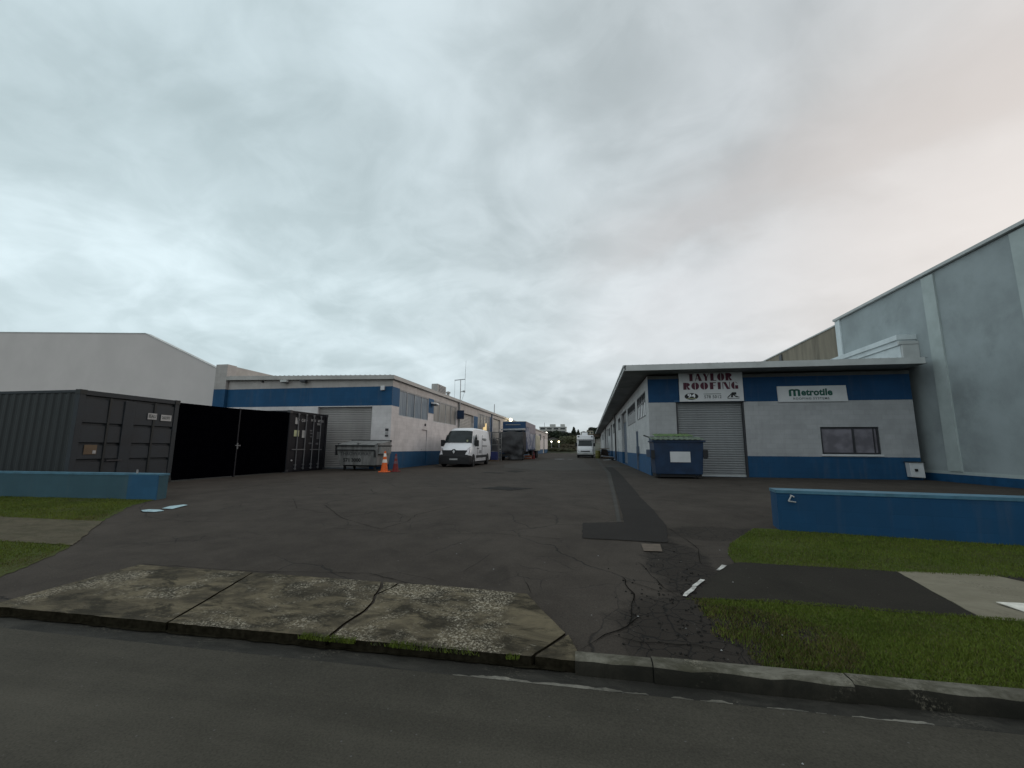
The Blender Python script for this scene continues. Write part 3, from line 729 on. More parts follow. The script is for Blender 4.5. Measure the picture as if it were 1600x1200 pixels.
mb = MB()
for i in range(260):
    x, y = random.gauss(0.85, 0.33), random.gauss(4.35, 0.75)
    if not (0.15 < x < 2.2 and 3.6 < y < 7.2): continue
    z = gz(y) - 0.004; r_ = random.uniform(.004, .016); a = random.uniform(0, PI); q = [(math.cos(a + k * PI / 2) * r_ * random.uniform(.7, 1.2), math.sin(a + k * PI / 2) * r_ * random.uniform(.7, 1.2)) for k in range(4)]
    mb.hexa([(x + u, y + v, z) for u, v in q], [(x + u * .7, y + v * .7, z + r_ * random.uniform(.5, 1.1)) for u, v in q])
stuff(mb.build('rubble', 'broken_asphalt'))

# ------------------------------------------------------------------ right-hand workshop
RB = (2.8, 20.6, 0.0)
rb = thing('workshop', 'long low workshop with wide dark eaves and a white block front, right of the lane', 'workshop', RB)
front_holes = [(4.02, 6.95, 0.0, 3.36), (9.95, 12.2, 1.03, 2.2)]
side_holes = [(21.55, 25.2, 2.8, 4.05), (26.3, 31.3, 2.78, 4.05), (32.7, 37.6, 0.0, 4.1), (38.6, 41.2, 2.9, 4.0), (42.2, 43.0, 0.0, 2.1), (47.0, 50.0, 2.9, 4.0), (52.0, 56.0, 0.0, 4.1), (57.5, 61.5, 2.9, 4.0),
              (64.0, 68.0, 0.0, 4.1), (71.0, 75.0, 2.9, 4.0), (77.0, 81.0, 0.0, 4.1), (84.0, 88.0, 2.9, 4.0)]
mb = MB(); wall_panel(mb, 'y', 20.6, 2.8, 13.6, -0.05, 4.62, front_holes, 0.22, 0)
wall_panel(mb, 'x', 2.8, 20.6, 104.0, -0.05, 4.62, side_holes, 0.25, 1)
mb.quad((2.8, 104, 0), (13.6, 104, 0), (13.6, 104, 4.62), (2.8, 104, 4.62), 1)
mb.build('wall', ['right_block_paint', 'right_side_paint'], rb, rel=RB)
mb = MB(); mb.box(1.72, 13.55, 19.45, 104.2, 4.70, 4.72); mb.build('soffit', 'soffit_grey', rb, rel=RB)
mb = MB(); mb.box(1.66, 13.45, 19.40, 19.448, 4.69, 4.95); mb.build('fascia', 'fascia_grey', rb, rel=RB)
mb = MB(); mb.box(1.64, 1.716, 19.40, 104.2, 4.72, 4.93); mb.box(1.60, 1.66, 19.395, 104.2, 4.86, 4.945); mb.build('gutter', 'fascia_grey', rb, rel=RB)
mb = MB(); mb.quad((1.7, 19.45, 4.94), (13.6, 19.45, 4.94), (13.6, 104.2, 4.94), (1.7, 104.2, 4.94))
k = 1.7
while k < 13.4:
    mb.box(k, k + 0.04, 19.46, 104.1, 4.942, 4.97); k += 0.3
mb.build('roof', 'roof_sheet', rb, rel=RB)
mb = MB(); shutter(mb, 'y', 20.80, 4.03, 6.94, 0.03, 3.35, -1); d_ = mb.build('roller_door', 'shutter_right', rb, smooth=60, rel=RB)
mb = MB(); mb.box(4.04, 6.93, 20.74, 20.79, 0.0, 0.07); mb.build('bottom_rail', 'fascia_grey', d_, rel=RB)
for xa in (4.025, 6.88): MB().box(xa, xa + 0.065, 20.62, 20.76, 0, 3.36).build('guide_rail', 'frame_dark', d_, rel=RB)
mb = MB(); mb.box(3.95, 7.05, 20.55, 20.592, 3.365, 3.44); mb.build('door_lintel', 'frame_blue', rb, rel=RB)
# office window
mb = MB(); y0, y1 = 20.64, 20.70
mb.box(9.96, 12.19, y0, y1, 2.13, 2.195); mb.box(9.96, 12.19, y0, y1, 1.035, 1.10); mb.box(9.96, 10.02, y0, y1, 1.10, 2.13); mb.box(12.13, 12.19, y0, y1, 1.10, 2.13); mb.box(11.2, 11.27, y0, y1, 1.10, 2.13); mb.box(12.0, 12.03, y0 + .01, y1, 1.10, 2.13)
wn = mb.build('window', 'frame_dark', rb, rel=RB)
mb = MB(); mb.quad((10.02, 20.685, 1.10), (11.2, 20.685, 1.10), (11.2, 20.685, 2.13), (10.02, 20.685, 2.13)); mb.build('pane', 'glass_curtain', wn, rel=RB)
mb = MB(); mb.quad((11.27, 20.69, 1.10), (12.13, 20.69, 1.10), (12.13, 20.69, 2.13), (11.27, 20.69, 2.13)); mb.build('pane', 'glass_curtain', wn, rel=RB)
mb = MB(); mb.box(9.9, 12.25, 20.54, 20.70, 0.95, 1.025); mb.build('sill', 'sign_white', wn, rel=RB)
# lane-side windows: dark above, sky reflection painted as white strips below
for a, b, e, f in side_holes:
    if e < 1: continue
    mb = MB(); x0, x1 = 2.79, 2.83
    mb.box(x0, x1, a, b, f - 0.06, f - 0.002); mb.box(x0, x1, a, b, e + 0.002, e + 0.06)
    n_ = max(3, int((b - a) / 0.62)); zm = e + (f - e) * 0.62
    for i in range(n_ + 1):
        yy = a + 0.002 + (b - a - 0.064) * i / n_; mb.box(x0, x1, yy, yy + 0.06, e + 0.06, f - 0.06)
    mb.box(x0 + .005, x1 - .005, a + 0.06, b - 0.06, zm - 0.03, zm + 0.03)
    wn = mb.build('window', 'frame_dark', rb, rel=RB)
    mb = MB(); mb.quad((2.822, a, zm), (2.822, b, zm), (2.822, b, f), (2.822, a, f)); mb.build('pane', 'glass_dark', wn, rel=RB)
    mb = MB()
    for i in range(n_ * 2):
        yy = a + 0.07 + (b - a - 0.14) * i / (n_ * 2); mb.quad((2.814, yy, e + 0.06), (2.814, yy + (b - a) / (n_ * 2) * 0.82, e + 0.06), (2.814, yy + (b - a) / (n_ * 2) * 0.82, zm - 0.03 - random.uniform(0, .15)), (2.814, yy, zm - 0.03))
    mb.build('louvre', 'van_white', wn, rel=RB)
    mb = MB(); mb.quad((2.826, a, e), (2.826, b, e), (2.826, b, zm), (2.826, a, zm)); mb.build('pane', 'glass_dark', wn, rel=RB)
for i, (a, b, e, f) in enumerate(side_holes):
    if e > 1: continue
    if b - a < 1.5:
        mb = MB(); mb.box(2.95, 3.0, a + .02, b - .02, 0.02, f - .03); d_ = mb.build('door', 'door_bluegrey', rb, rel=RB)
        mb = MB(); mb.box(2.92, 2.95, a + .1, a + .2, 1.0, 1.04); mb.build('handle', 'galv', d_, rel=RB)
    else:
        mb = MB(); shutter(mb, 'x', 3.03, a + .02, b - .02, 0.03, f - 0.75, -1, 0.16); mb.build('roller_door', 'shutter_pale' if i % 2 else 'door_bluegrey', rb, smooth=60, rel=RB)
        mb = MB(); mb.box(2.99, 3.04, a + .01, b - .01, f - 0.75, f - 0.01); mb.build('door_header', 'frame_dark', rb, rel=RB)
for yy in (44.7, 70.0):
    mb = MB(); mb.tube((2.7, yy, 0.05), (2.7, yy, 4.7), 0.07); mb.build('downpipe', 'frame_dark', rb, rel=RB)
mb = MB(); mb.box(2.70, 2.796, 25.3, 25.44, 0.05, 2.2); mb.box(2.66, 2.796, 24.9, 25.28, 0.95, 1.35); mb.build('cable_box', 'door_bluegrey', rb, rel=RB)
# white parapet against the neighbour's wall
mb = MB(); mb.box(13.40, 13.995, 20.6, 34, 4.96, 5.72); mb.box(13.33, 13.996, 20.55, 34, 5.73, 5.95); mb.box(13.25, 13.997, 20.5, 34, 5.955, 6.17)
mb.build('parapet', 'white_trim', rb, rel=RB)
mb = MB(); mb.box(13.38, 13.99, 20.42, 20.545, 4.97, 5.72); mb.box(13.24, 13.99, 20.40, 20.495, 5.73, 5.86); mb.build('parapet_cap', 'fascia_grey', rb, rel=RB)

# signs on the right-hand workshop
def poly_letter(mb, ch, x, z, w_, h, y):
    """fat art-deco capitals: heavy stems, hairline arms"""
    def P(pts): mb.slab([(x + a * w_, y, z + b * h) for a, b in pts], (0, -0.006, 0))
    def arc(cx, cz, rx, rz, a0, a1, n=9): return [(cx + rx * math.cos(R(a0 + (a1 - a0) * i / n)), cz + rz * math.sin(R(a0 + (a1 - a0) * i / n))) for i in range(n + 1)]
    B = lambda a, b, c, d: P([(a, c), (b, c), (b, d), (a, d)])
    if ch == 'T': B(.24, .76, 0, .93); B(0, .98, .93, 1.0)
    elif ch == 'A': P([(.30, 1), (.58, 1), (1.0, 0), (.55, 0)]); P([(.30, 1), (.38, .86), (.09, 0), (0, 0)]); B(.15, .62, .26, .33)
    elif ch == 'Y': P([(0, 1), (.42, 1), (.68, .5), (.68, 0), (.32, 0), (.32, .5)]); P([(.9, 1), (1, 1), (.70, .48), (.64, .55)])
    elif ch == 'L': B(.06, .58, 0, 1); B(.50, 1.0, 0, .09)
    elif ch == 'O': P(arc(.47, .5, .47, .52, 90, 270)); P(arc(.55, .5, .45, .52, -90, 90))
    elif ch == 'R': B(.02, .47, 0, 1); P(arc(.48, .72, .48, .28, -90, 90)); P([(.48, .44), (.66, .46), (1.0, .04), (.9, 0), (.62, 0)])
    elif ch == 'F': B(.10, .60, 0, 1); B(.55, 1.0, .89, 1.0); B(.55, .88, .48, .55)
    elif ch == 'I': B(.15, .85, 0, 1)
    elif ch == 'N': B(.02, .10, 0, 1); P([(.10, 1), (.46, 1), (.92, 0), (.56, 0)]); B(.90, .98, 0, 1)
    elif ch == 'G': P(arc(.46, .5, .46, .52, 90, 270)); B(.55, .98, .02, .52); P(arc(.5, .5, .45, .52, 25, 85))
def word(mb, s, x0, x1, z, h, y):
    n = len(s); wid = {'I': 0.6, 'O': 1.15, 'N': 1.1, 'A': 1.12, 'R': 1.05}
    tot = sum(wid.get(c, 1.0) for c in s) + 0.15 * (n - 1); u = (x1 - x0) / tot; x = x0
    for c in s:
        cw = wid.get(c, 1.0) * u; poly_letter(mb, c, x, z, cw, h, y); x += cw + 0.15 * u
SG = (5.56, 20.5, 3.37)
sg = thing('shop_sign', 'square white roofing sign with maroon capitals above the right roller door', 'sign', SG)
mb = MB(); mb.box(-1.37, 1.37, -0.03, 0.06, 0.0, 1.33); mb.build('board', 'sign_white', sg, bevel=0.006)
mb = MB(); word(mb, 'TAYLOR', -0.97, 0.93, 0.945, 0.345, -0.031); mb.build('lettering', 'letter_maroon', sg)
mb = MB(); word(mb, 'ROOFING', -1.20, 1.17, 0.55, 0.325, -0.031); mb.build('lettering', 'letter_maroon', sg)
mb = MB(); mb.slab([(-0.86 + 0.30 * math.cos(t * PI / 14), -0.031, 0.235 + 0.155 * math.sin(t * PI / 14)) for t in range(28)], (0, -0.005, 0)); mb.build('number_oval', 'letter_black', sg)
text('lettering', '94', 0.25, (-0.86, -0.039, 0.26), (R(90), 0, 0), 'van_white', sg, 0.006, 1.4)
mb = MB(); mb.box(-1.06, -0.66, -0.041, -0.037, 0.13, 0.155); mb.build('number_rule', 'label_yellow', sg)
text('lettering', '578 5012', 0.20, (0.06, -0.034, 0.20), (R(90), 0, 0), 'letter_grey', sg, 0.004, 0.9, spacing=1.1)
mb = MB(); mb.box(-0.33, 0.42, -0.034, -0.031, 0.325, 0.352); mb.build('small_print', 'letter_grey', sg)
mb = MB(); mb.slab([(0.66, -0.031, 0.16), (0.90, -0.031, 0.40), (0.96, -0.031, 0.40), (0.72, -0.031, 0.16)], (0, -0.005, 0)); mb.slab([(0.88, -0.031, 0.40), (1.06, -0.031, 0.40), (1.07, -0.031, 0.30), (0.98, -0.031, 0.27), (1.22, -0.031, 0.17), (1.05, -0.031, 0.17), (0.92, -0.031, 0.27), (0.92, -0.031, 0.17), (0.82, -0.031, 0.17)], (0, -0.005, 0))
mb.box(0.68, 1.18, -0.034, -0.031, 0.11, 0.135)
mb.build('emblem', 'letter_black', sg)
SG = (9.73, 20.56, 3.31)
sg = thing('shop_sign', 'wide low white tile sign with green lettering on the blue band', 'sign', SG)
mb = MB(); mb.slab([(-1.36, -0.02, 0.0), (1.40, -0.02, 0.0), (1.37, -0.02, 0.70), (-1.38, -0.02, 0.70)], (0, 0.05, 0)); mb.build('board', 'sign_white', sg)
mb = MB(); y_ = -0.026
arch = lambda x0, x1: [(x0 + (x1 - x0) / 2 + (x1 - x0) / 2 * math.cos(PI - PI * i / 10), 0.49 + 0.075 * math.sin(PI * i / 10)) for i in range(11)]
for xa in (-0.915, -0.735, -0.555): mb.box(xa, xa + 0.10, y_, y_ + .005, 0.25, 0.50)
for xa in (-0.915, -0.735): mb.slab([(x_, y_, z_) for x_, z_ in arch(xa, xa + 0.28)], (0, .005, 0))
mb.build('lettering', 'letter_green', sg)
text('lettering', 'etrotile', 0.40, (0.20, -0.024, 0.405), (R(90), 0, 0), 'letter_green', sg, 0.016, 0.98, spacing=1.04)
text('lettering', 'ROOFING SYSTEMS', 0.135, (-0.04, -0.024, 0.135), (R(90), 0, 0), 'letter_grey', sg, 0.002, 1.05, spacing=1.22)

MX = (13.0, 20.3, 0.10)
mx = thing('meter_box', 'white meter box with black knob in the corner under the grey wall', 'meter box', MX)
mb = MB(); mb.hexa([(0, 0, 0.03), (0.5, 0, 0.0), (0.5, 0.25, 0), (0, 0.25, 0.03)], [(-0.03, 0, 0.62), (0.48, 0, 0.62), (0.48, 0.25, 0.62), (-0.03, 0.25, 0.62)]); mb.build('cabinet', 'sign_white', mx, bevel=0.012)
mb = MB(); mb.box(-0.06, 0.52, -0.05, 0.27, 0.622, 0.65); mb.build('lid', 'skip_dark', mx)
mb = MB(); mb.box(0.14, 0.24, -0.03, 0.001, 0.26, 0.36); mb.build('knob', 'black', mx)

# ------------------------------------------------------------------ grey warehouse on the right and brown concrete wall behind
GW = (14.0, 12.0, 0.0)
gw = thing('warehouse', 'tall blank grey rendered warehouse with pale pilasters at the right edge', 'warehouse', GW)
mb = MB(); mb.quad((14.0, -6, 0.30), (14.0, 26.1, 0.30), (14.0, 26.1, 8.42), (14.0, -6, 8.42)); mb.quad((14.0, 26.1, 0), (34, 26.1, 0), (34, 26.1, 8.42), (14, 26.1, 8.42)); mb.quad((14.0, -6, 0), (14, -6, 8.42), (34, -6, 8.42), (34, -6, 0)); mb.quad((34, -6, 0), (34, 26.1, 0), (34, 26.1, 8.42), (34, -6, 8.42))
mb.build('wall', 'render_grey', gw, rel=GW)
mb = MB(); mb.box(13.97, 14.05, -6, 26.1, -0.2, 0.298); mb.build('base_band', 'frame_blue', gw, rel=GW)
mb = MB(); mb.box(13.985, 14.03, -6, 21.2, 0.30, 0.42); mb.build('base_ledge', 'render_grey_light', gw, rel=GW)
for yy in (19.15, 15.3, 11.4, 7.5):
    mb = MB(); mb.box(13.94, 14.02, yy, yy + 0.62, 0.42, 8.36); mb.build('pilaster', 'render_grey_light', gw, rel=GW)
mb = MB(); mb.box(13.93, 14.35, 25.72, 26.15, 4.0, 8.43); mb.build('corner_post', 'white_trim', gw, rel=GW)
mb = MB(); mb.box(13.86, 14.3, -6.1, 26.2, 8.44, 8.56); mb.build('coping', 'fascia_grey', gw, rel=GW)
mb = MB(); mb.quad((14, -6, 8.43), (34, -6, 8.43), (34, 26.1, 8.43), (14, 26.1, 8.43)); mb.build('roof', 'roof_sheet', gw, rel=GW)
BW = (14.05, 26.4, 0.0)
bw = thing('warehouse', 'stained brown concrete warehouse side beyond the grey one', 'warehouse', BW)
mb = MB(); mb.box(14.05, 34, 26.3, 52, 0, 8.22); mb.build('wall', 'concrete_brown', bw, rel=BW)
mb = MB(); mb.box(13.98, 14.06, 33.2, 33.6, 0, 8.1); mb.build('downpipe', 'frame_dark', bw, rel=BW)
mb = MB(); mb.box(14.0, 34, 26.3, 52.05, 8.225, 8.30); mb.build('coping', 'fascia_grey', bw, rel=BW)

# ------------------------------------------------------------------ left-hand workshop
LB = (-11.0, 22.4, 0.0)
lb = thing('workshop', 'long low workshop with cream gutter and deep blue band, left of the lane', 'workshop', LB)
fh = [(-15.65, -12.2, 0.0, 3.52)]
sh = [(23.35, 28.0, 3.05, 4.62), (29.05, 34.45, 3.05, 4.62), (26.95, 27.95, 0.0, 2.4), (35.35, 39.9, 0.0, 4.3), (41.6, 46.75, 3.0, 4.7), (48.5, 52.7, 0.0, 4.68), (55.0, 59.0, 3.0, 4.6), (62, 66, 0, 4.4), (69, 74, 3.0, 4.6),
      (78, 82, 0, 4.4), (85, 90, 3.0, 4.5), (92, 93.2, 0, 2.3), (96, 100, 3.0, 4.5), (104, 108, 0, 4.2)]
mb = MB(); wall_panel(mb, 'y', 22.4, -21.9, -11.0, -0.05, 5.2, fh, 0.22)
wall_panel(mb, 'x', -11.0, 22.4, 116.0, -0.05, 5.15, sh, -0.22, 1)
mb.quad((-11, 116, 0), (-22, 116, 0), (-22, 116, 5.15), (-11, 116, 5.15), 1)
mb.build('wall', ['left_block_paint', 'left_side_paint'], lb, rel=LB)
for a, b, e, f in ((22.41, 23.34, 3.57, 4.66), (28.02, 29.03, 3.62, 4.64), (40.0, 41.5, 3.1, 4.3), (46.85, 47.4, 3.0, 4.7)):
    MB().box(-11.0, -10.992, a, b, e, f).build('painted_pier', 'pier_blue', lb, rel=LB)
mb = MB(); mb.box(-22.75, -21.93, 22.2, 22.9, -0.05, 6.24); mb.build('corner_pier', 'left_block_paint', lb, rel=LB)
mb = MB(); mb.box(-22.7, -22.1, 22.91, 27.3, 0, 6.23); mb.build('firewall', 'concrete_pale', lb, rel=LB)
mb = MB(); mb.box(-22.68, -22.12, 27.31, 70, 0, 6.2); mb.build('firewall', 'concrete_brown', lb, rel=LB)
mb = MB(); mb.hexa([(-21.92, 22.18, 5.24), (-10.86, 22.18, 5.06), (-10.86, 22.395, 5.06), (-21.92, 22.395, 5.24)], [(-21.92, 22.18, 5.48), (-10.86, 22.18, 5.29), (-10.86, 22.395, 5.29), (-21.92, 22.395, 5.48)])
mb.build('fascia', 'fascia_cream', lb, rel=LB)
mb = MB(); mb.box(-10.94, -10.84, 22.17, 116.1, 5.07, 5.285); mb.build('gutter', 'fascia_cream', lb, rel=LB)
mb = MB(); mb.quad((-22.1, 22.2, 5.485), (-10.85, 22.2, 5.295), (-10.85, 116.1, 5.295), (-22.1, 116.1, 5.485))
for i in range(36):
    xx = -22 + i * 0.31; zz = 5.485 - (xx + 22.1) / 11.25 * 0.19; mb.box(xx, xx + 0.05, 22.21, 116, zz, zz + 0.03)
mb.build('roof', 'roof_sheet', lb, rel=LB)
mb = MB(); shutter(mb, 'y', 22.60, -15.64, -12.21, 0.03, 3.51, -1); d_ = mb.build('roller_door', 'shutter_left', lb, smooth=60, rel=LB)
mb = MB(); mb.box(-15.64, -12.21, 22.55, 22.59, 0, 0.07); mb.build('bottom_rail', 'skip_light', d_, rel=LB)
for i, (a, b, e, f) in enumerate(sh):
    if e > 1:
        mb = MB(); x0, x1 = -11.08, -11.02
        mb.box(x0, x1, a + .002, b - .002, f - 0.05, f - 0.003); mb.box(x0, x1, a + .002, b - .002, e + 0.003, e + 0.05)
        n_ = 4
        for q in range(n_ + 1):
            yy = a + .003 + (b - a - 0.046) * q / n_; mb.box(x0, x1, yy, yy + 0.04, e + 0.05, f - 0.05)
        wn = mb.build('window', 'frame_pale', lb, rel=LB)
        mb = MB(); mb.quad((-11.06, a, e), (-11.06, b, e), (-11.06, b, f), (-11.06, a, f)); mb.build('pane', 'glazing_blue' if i == 0 else 'glazing_grey' if i < 6 else 'house_window', wn, rel=LB)
        if i == 4:
            mb = MB(); mb.slab([(-11.045, 43.9, 3.1), (-11.045, 45.6, 3.1), (-11.045, 45.5, 3.9), (-11.045, 45.0, 3.85), (-11.045, 44.8, 3.45), (-11.045, 44.0, 3.4)], (0.012, 0, 0)); mb.build('lit_pane', 'window_lit', wn, rel=LB)
    elif b - a > 2:
        mb = MB(); shutter(mb, 'x', -11.2, a + .01, b - .01, 0.03, f - .02, 1, 0.14); mb.build('roller_door', 'shutter_pale', lb, smooth=60, rel=LB)
    else:
        mb = MB(); mb.box(-11.12, -11.07, a + .03, b - .03, 0.0, f - .03); d_ = mb.build('door', 'left_side_paint', lb, rel=LB)
        mb = MB(); mb.box(-11.07, -11.03, a + .12, a + .22, 1.05, 1.09); mb.build('handle', 'galv', d_, rel=LB)
mb = MB(); mb.tube((-10.93, 34.95, 0.05), (-10.93, 34.95, 5.07), 0.06); mb.build('downpipe', 'fascia_cream', lb, rel=LB)
mb = MB(); mb.tube((-10.93, 47.6, 0.05), (-10.93, 47.6, 5.07), 0.06); mb.build('downpipe', 'frame_blue', lb, rel=LB)
mb = MB(); mb.lathe([(0.09, 0), (0.09, .05), (0.05, .07)], 'x', (-11.0, 27.5, 2.74)); mb.build('vent', 'frame_dark', lb, rel=LB)
for za, zb in ((2.12, 2.26), (1.80, 1.90)): MB().box(-11.32, -11.13, 22.37, 22.395, za, zb).build('notice_plate', 'frame_dark', lb, rel=LB)
mb = MB(); mb.box(-11.31, -11.14, 22.372, 22.395, 1.94, 2.08); mb.build('notice_plate', 'label_white', lb, rel=LB)
# fittings
o = MB().box(-11.70, -11.46, 22.27, 22.39, 4.44, 4.70).build('alarm_box', 'sign_white', bevel=0.02); tag(o, 'small white alarm box on the blue band near the left corner', 'alarm box')
def floodlight(x, z, label, m1, big):
    t = thing('security_light', label, 'security light', (x, 22.39, z))
    MB().tube((0, 0, 0), (0, -0.16, -0.02), 0.03).build('bracket', m1, t)
    MB().box(-0.16 * big, 0.16 * big, -0.36, -0.12, -0.09, 0.03 * big).build('lamp_head', m1, t, bevel=0.01)
    MB().box(-0.12 * big, 0.12 * big, -0.30, -0.16, -0.115, -0.091).build('lens', 'frame_dark', t)
floodlight(-17.84, 5.10, 'pale security light under the cream roof edge, above the black container', 'fascia_grey', 1.25)
floodlight(-16.55, 5.08, 'dark security light under the cream roof edge, next to the pale one', 'frame_dark', 1.0)
o = MB().ball((-19.5, 22.36, 5.12), 0.07).build('camera_dome', 'frame_dark', smooth=40); tag(o, 'tiny dark camera dome under the cream roof edge at the far left', 'camera')
t = thing('wall_lamp', 'pale hooded wall lamp on the blue pier between two high windows', 'wall lamp', (-11.0, 28.6, 4.3))
MB().tube((0, 0, 0), (0.22, 0, 0.08), 0.025).build('bracket', 'frame_dark', t)
MB().hexa([(0.05, -0.28, 0.0), (0.5, -0.28, -0.06), (0.5, 0.28, -0.06), (0.05, 0.28, 0.0)], [(0.05, -0.22, 0.12), (0.42, -0.22, 0.05), (0.42, 0.22, 0.05), (0.05, 0.22, 0.12)]).build('hood', 'sign_white', t)
MB().box(0.1, 0.4, -0.2, 0.2, -0.14, -0.065).build('lens', 'frame_dark', t)
t = thing('wall_lamp', 'glowing wall lamp high above the blue truck', 'wall lamp', (-11.0, 57.0, 5.0))
MB().tube((0, 0, -0.05), (0.45, 0, 0.0), 0.03).build('bracket', 'frame_dark', t)
MB().ball((0.55, 0, 0.03), 0.22).build('bulb', 'lamp_warm', t, smooth=60)
lampd = bpy.data.lights.new('wall_lamp_light', 'POINT'); lampd.energy = 25; lampd.color = (1, .84, .55); lampd.shadow_soft_size = 0.25
lo = bpy.data.objects.new('wall_lamp_light', lampd); C.objects.link(lo); lo.location = (-10.0, 56.9, 4.85)
t = thing('air_conditioner', 'boxy beige cooling unit on the edge of the left roof', 'cooling unit', (-11.1, 30.0, 5.32))
MB().box(-0.5, 0.0, 0.0, 1.9, 0.0, 0.66).build('casing', 'fascia_cream', t, bevel=0.015)
mb = MB(); mb.box(0.0, 0.02, 0.25, 1.7, 0.06, 0.6); mb.build('grille', 'frame_dark', t)
mb = MB()
for i in range(5): mb.box(0.02, 0.045, 0.25, 1.7, 0.09 + i * 0.105, 0.13 + i * 0.105)
mb.build('louvre', 'fascia_grey', t)
o = MB().lathe([(0.12, 0), (0.12, 0.32), (0.2, 0.34), (0.2, 0.42), (0.02, 0.5)], 'z', (-11.3, 33.0, 5.3)).build('roof_vent', 'fascia_cream', smooth=40); tag(o, 'small capped roof vent just behind the cooling unit', 'roof vent')
t = thing('antenna_mast', 'tall thin radio mast with a crossbar and whips above the left roof', 'antenna', (-10.84, 34.9, 3.0))
mb = MB(); mb.tube((0, 0, 0), (0, 0, 4.05), 0.045, 0.035, 8); mb.build('mast', 'galv', t)
MB().tube((-0.55, 0, 4.02), (0.42, 0, 4.1), 0.035, n=8).build('crossbar', 'galv', t)
MB().tube((0, 0, 3.0), (0.42, 0, 3.02), 0.03, n=8).box(0.22, 0.42, -0.06, 0.06, 2.96, 3.1).build('crossbar', 'galv', t)
mb = MB(); mb.tube((-0.52, 0, 2.1), (-0.52, 0, 4.1), 0.012, n=6); mb.tube((0.40, 0, 2.9), (0.40, 0, 4.2), 0.014, n=6); mb.tube((0.40, 0, 4.2), (0.44, 0, 5.75), 0.02, 0.008, n=6); mb.tube((0.38, 0, 3.0), (0.12, 0, 2.2), 0.012, n=6); mb.build('whip', 'galv', t)
o = MB().tube((-10.82, 48.3, 5.25), (-10.8, 48.3, 6.3), 0.05, 0.04, 8).build('whip_antenna', 'galv'); tag(o, 'short thick whip aerial standing on the left gutter', 'antenna')
t = thing('hanging_sign', 'small dark blue projecting sign on the left wall above the van', 'sign', (-11.0, 34.6, 3.62))
MB().box(0.02, 0.62, -0.04, 0.04, 0.0, 0.74).build('board', 'bin_blue', t, bevel=0.01)
MB().tube((0, 0, 0.70), (0.64, 0, 0.70), 0.02).build('bracket', 'frame_dark', t)

# far left warehouse
LW = (-30, 23.0, 0)
lw = thing('warehouse', 'big blank mauve warehouse front with a sloping shoulder at the far left', 'warehouse', LW)
out_ = [(-60, 0), (-22.9, 0), (-22.9, 5.92), (-29.24, 8.66), (-42.1, 9.30), (-60, 9.9)]
MB().slab([(x, 22.82, z) for x, z in out_], (0, 0.35, 0)).build('wall', 'cladding_mauve', lw, rel=LW)
MB().box(-60, -23.0, 23.2, 68, 0, 5.4).build('shed', 'cladding_mauve', lw, rel=LW)
mb = MB()
for (xa, za), (xb, zb) in ((out_[2], out_[3]), (out_[3], out_[4]), (out_[4], out_[5])):
    mb.hexa([(xa, 22.79, za + .005), (xb, 22.79, zb + .005), (xb, 23.19, zb + .005), (xa, 23.19, za + .005)], [(xa, 22.79, za + .06), (xb, 22.79, zb + .06), (xb, 23.19, zb + .06), (xa, 23.19, za + .06)])
mb.build('roof_edge', 'fascia_grey', lw, rel=LW)

# ------------------------------------------------------------------ low street walls
def low_wall(name, label, a, b, zt, th, m, ext):
    A = Vector((a[0], a[1], 0)); B = Vector((b[0], b[1], 0)); d = (B - A).normalized(); nrm = Vector((-d.y, d.x, 0))
    if nrm.y < 0: nrm = -nrm
    t = thing(name, label, 'low wall', (a[0], a[1], 0))
    B2 = A + d * ext
    def run(p, q, zb, ztop, o0, o1):
        mb = MB(); pts = [p + nrm * o0, q + nrm * o0, q + nrm * o1, p + nrm * o1]
        mb.hexa([(v.x, v.y, zb) for v in pts], [(v.x, v.y, ztop) for v in pts]); return mb
    run(A, B2, -0.35, zt - 0.05, 0, th).build('wall', m, t, rel=t.location)
    run(A - d * 0.012, B2, zt - 0.048, zt, -0.012, th + 0.012).build('capping', 'wall_cap_paint', t, rel=t.location)
    return t, A, d, nrm, run
rw, A, d, nrm, run = low_wall('low_wall', 'dark blue block street wall with a loose hook, right foreground', (3.1, 8.0), (6.16, 7.53), 0.53, 0.42, 'right_low_wall_paint', 11)
hk = MB(); 
hp = A + d * 0.21 - nrm * 0.03
hk.tube((hp.x, hp.y, 0.45), (hp.x - 0.06, hp.y - 0.02, 0.36), 0.011); hk.tube((hp.x - 0.06, hp.y - 0.02, 0.36), (hp.x + 0.05, hp.y - 0.02, 0.345), 0.011); hk.tube((hp.x, hp.y + .04, 0.45), (hp.x, hp.y, 0.45), 0.011); hk.tube((hp.x, hp.y, 0.45), (hp.x + 0.035, hp.y - .01, 0.425), 0.011)
hk.build('hook', 'label_white', rw, rel=rw.location)
lw_, A, d, nrm, run = low_wall('low_wall', 'pale blue block street wall along the grass, left foreground', (-10.3, 8.82), (-14.8, 8.55), 0.53, 0.25, 'left_low_wall_paint', 30)
run(A - d * 0.0, A + d * 0.80, -0.35, 0.50, -0.03, -0.001).build('end_pier', 'left_pier_paint', lw_, rel=lw_.location)
MB().tube((A + d * .62).to_tuple()[:2] + (0.53,), (A + d * .62).to_tuple()[:2] + (0.62,), 0.02).build('bolt', 'galv', lw_, rel=lw_.location)

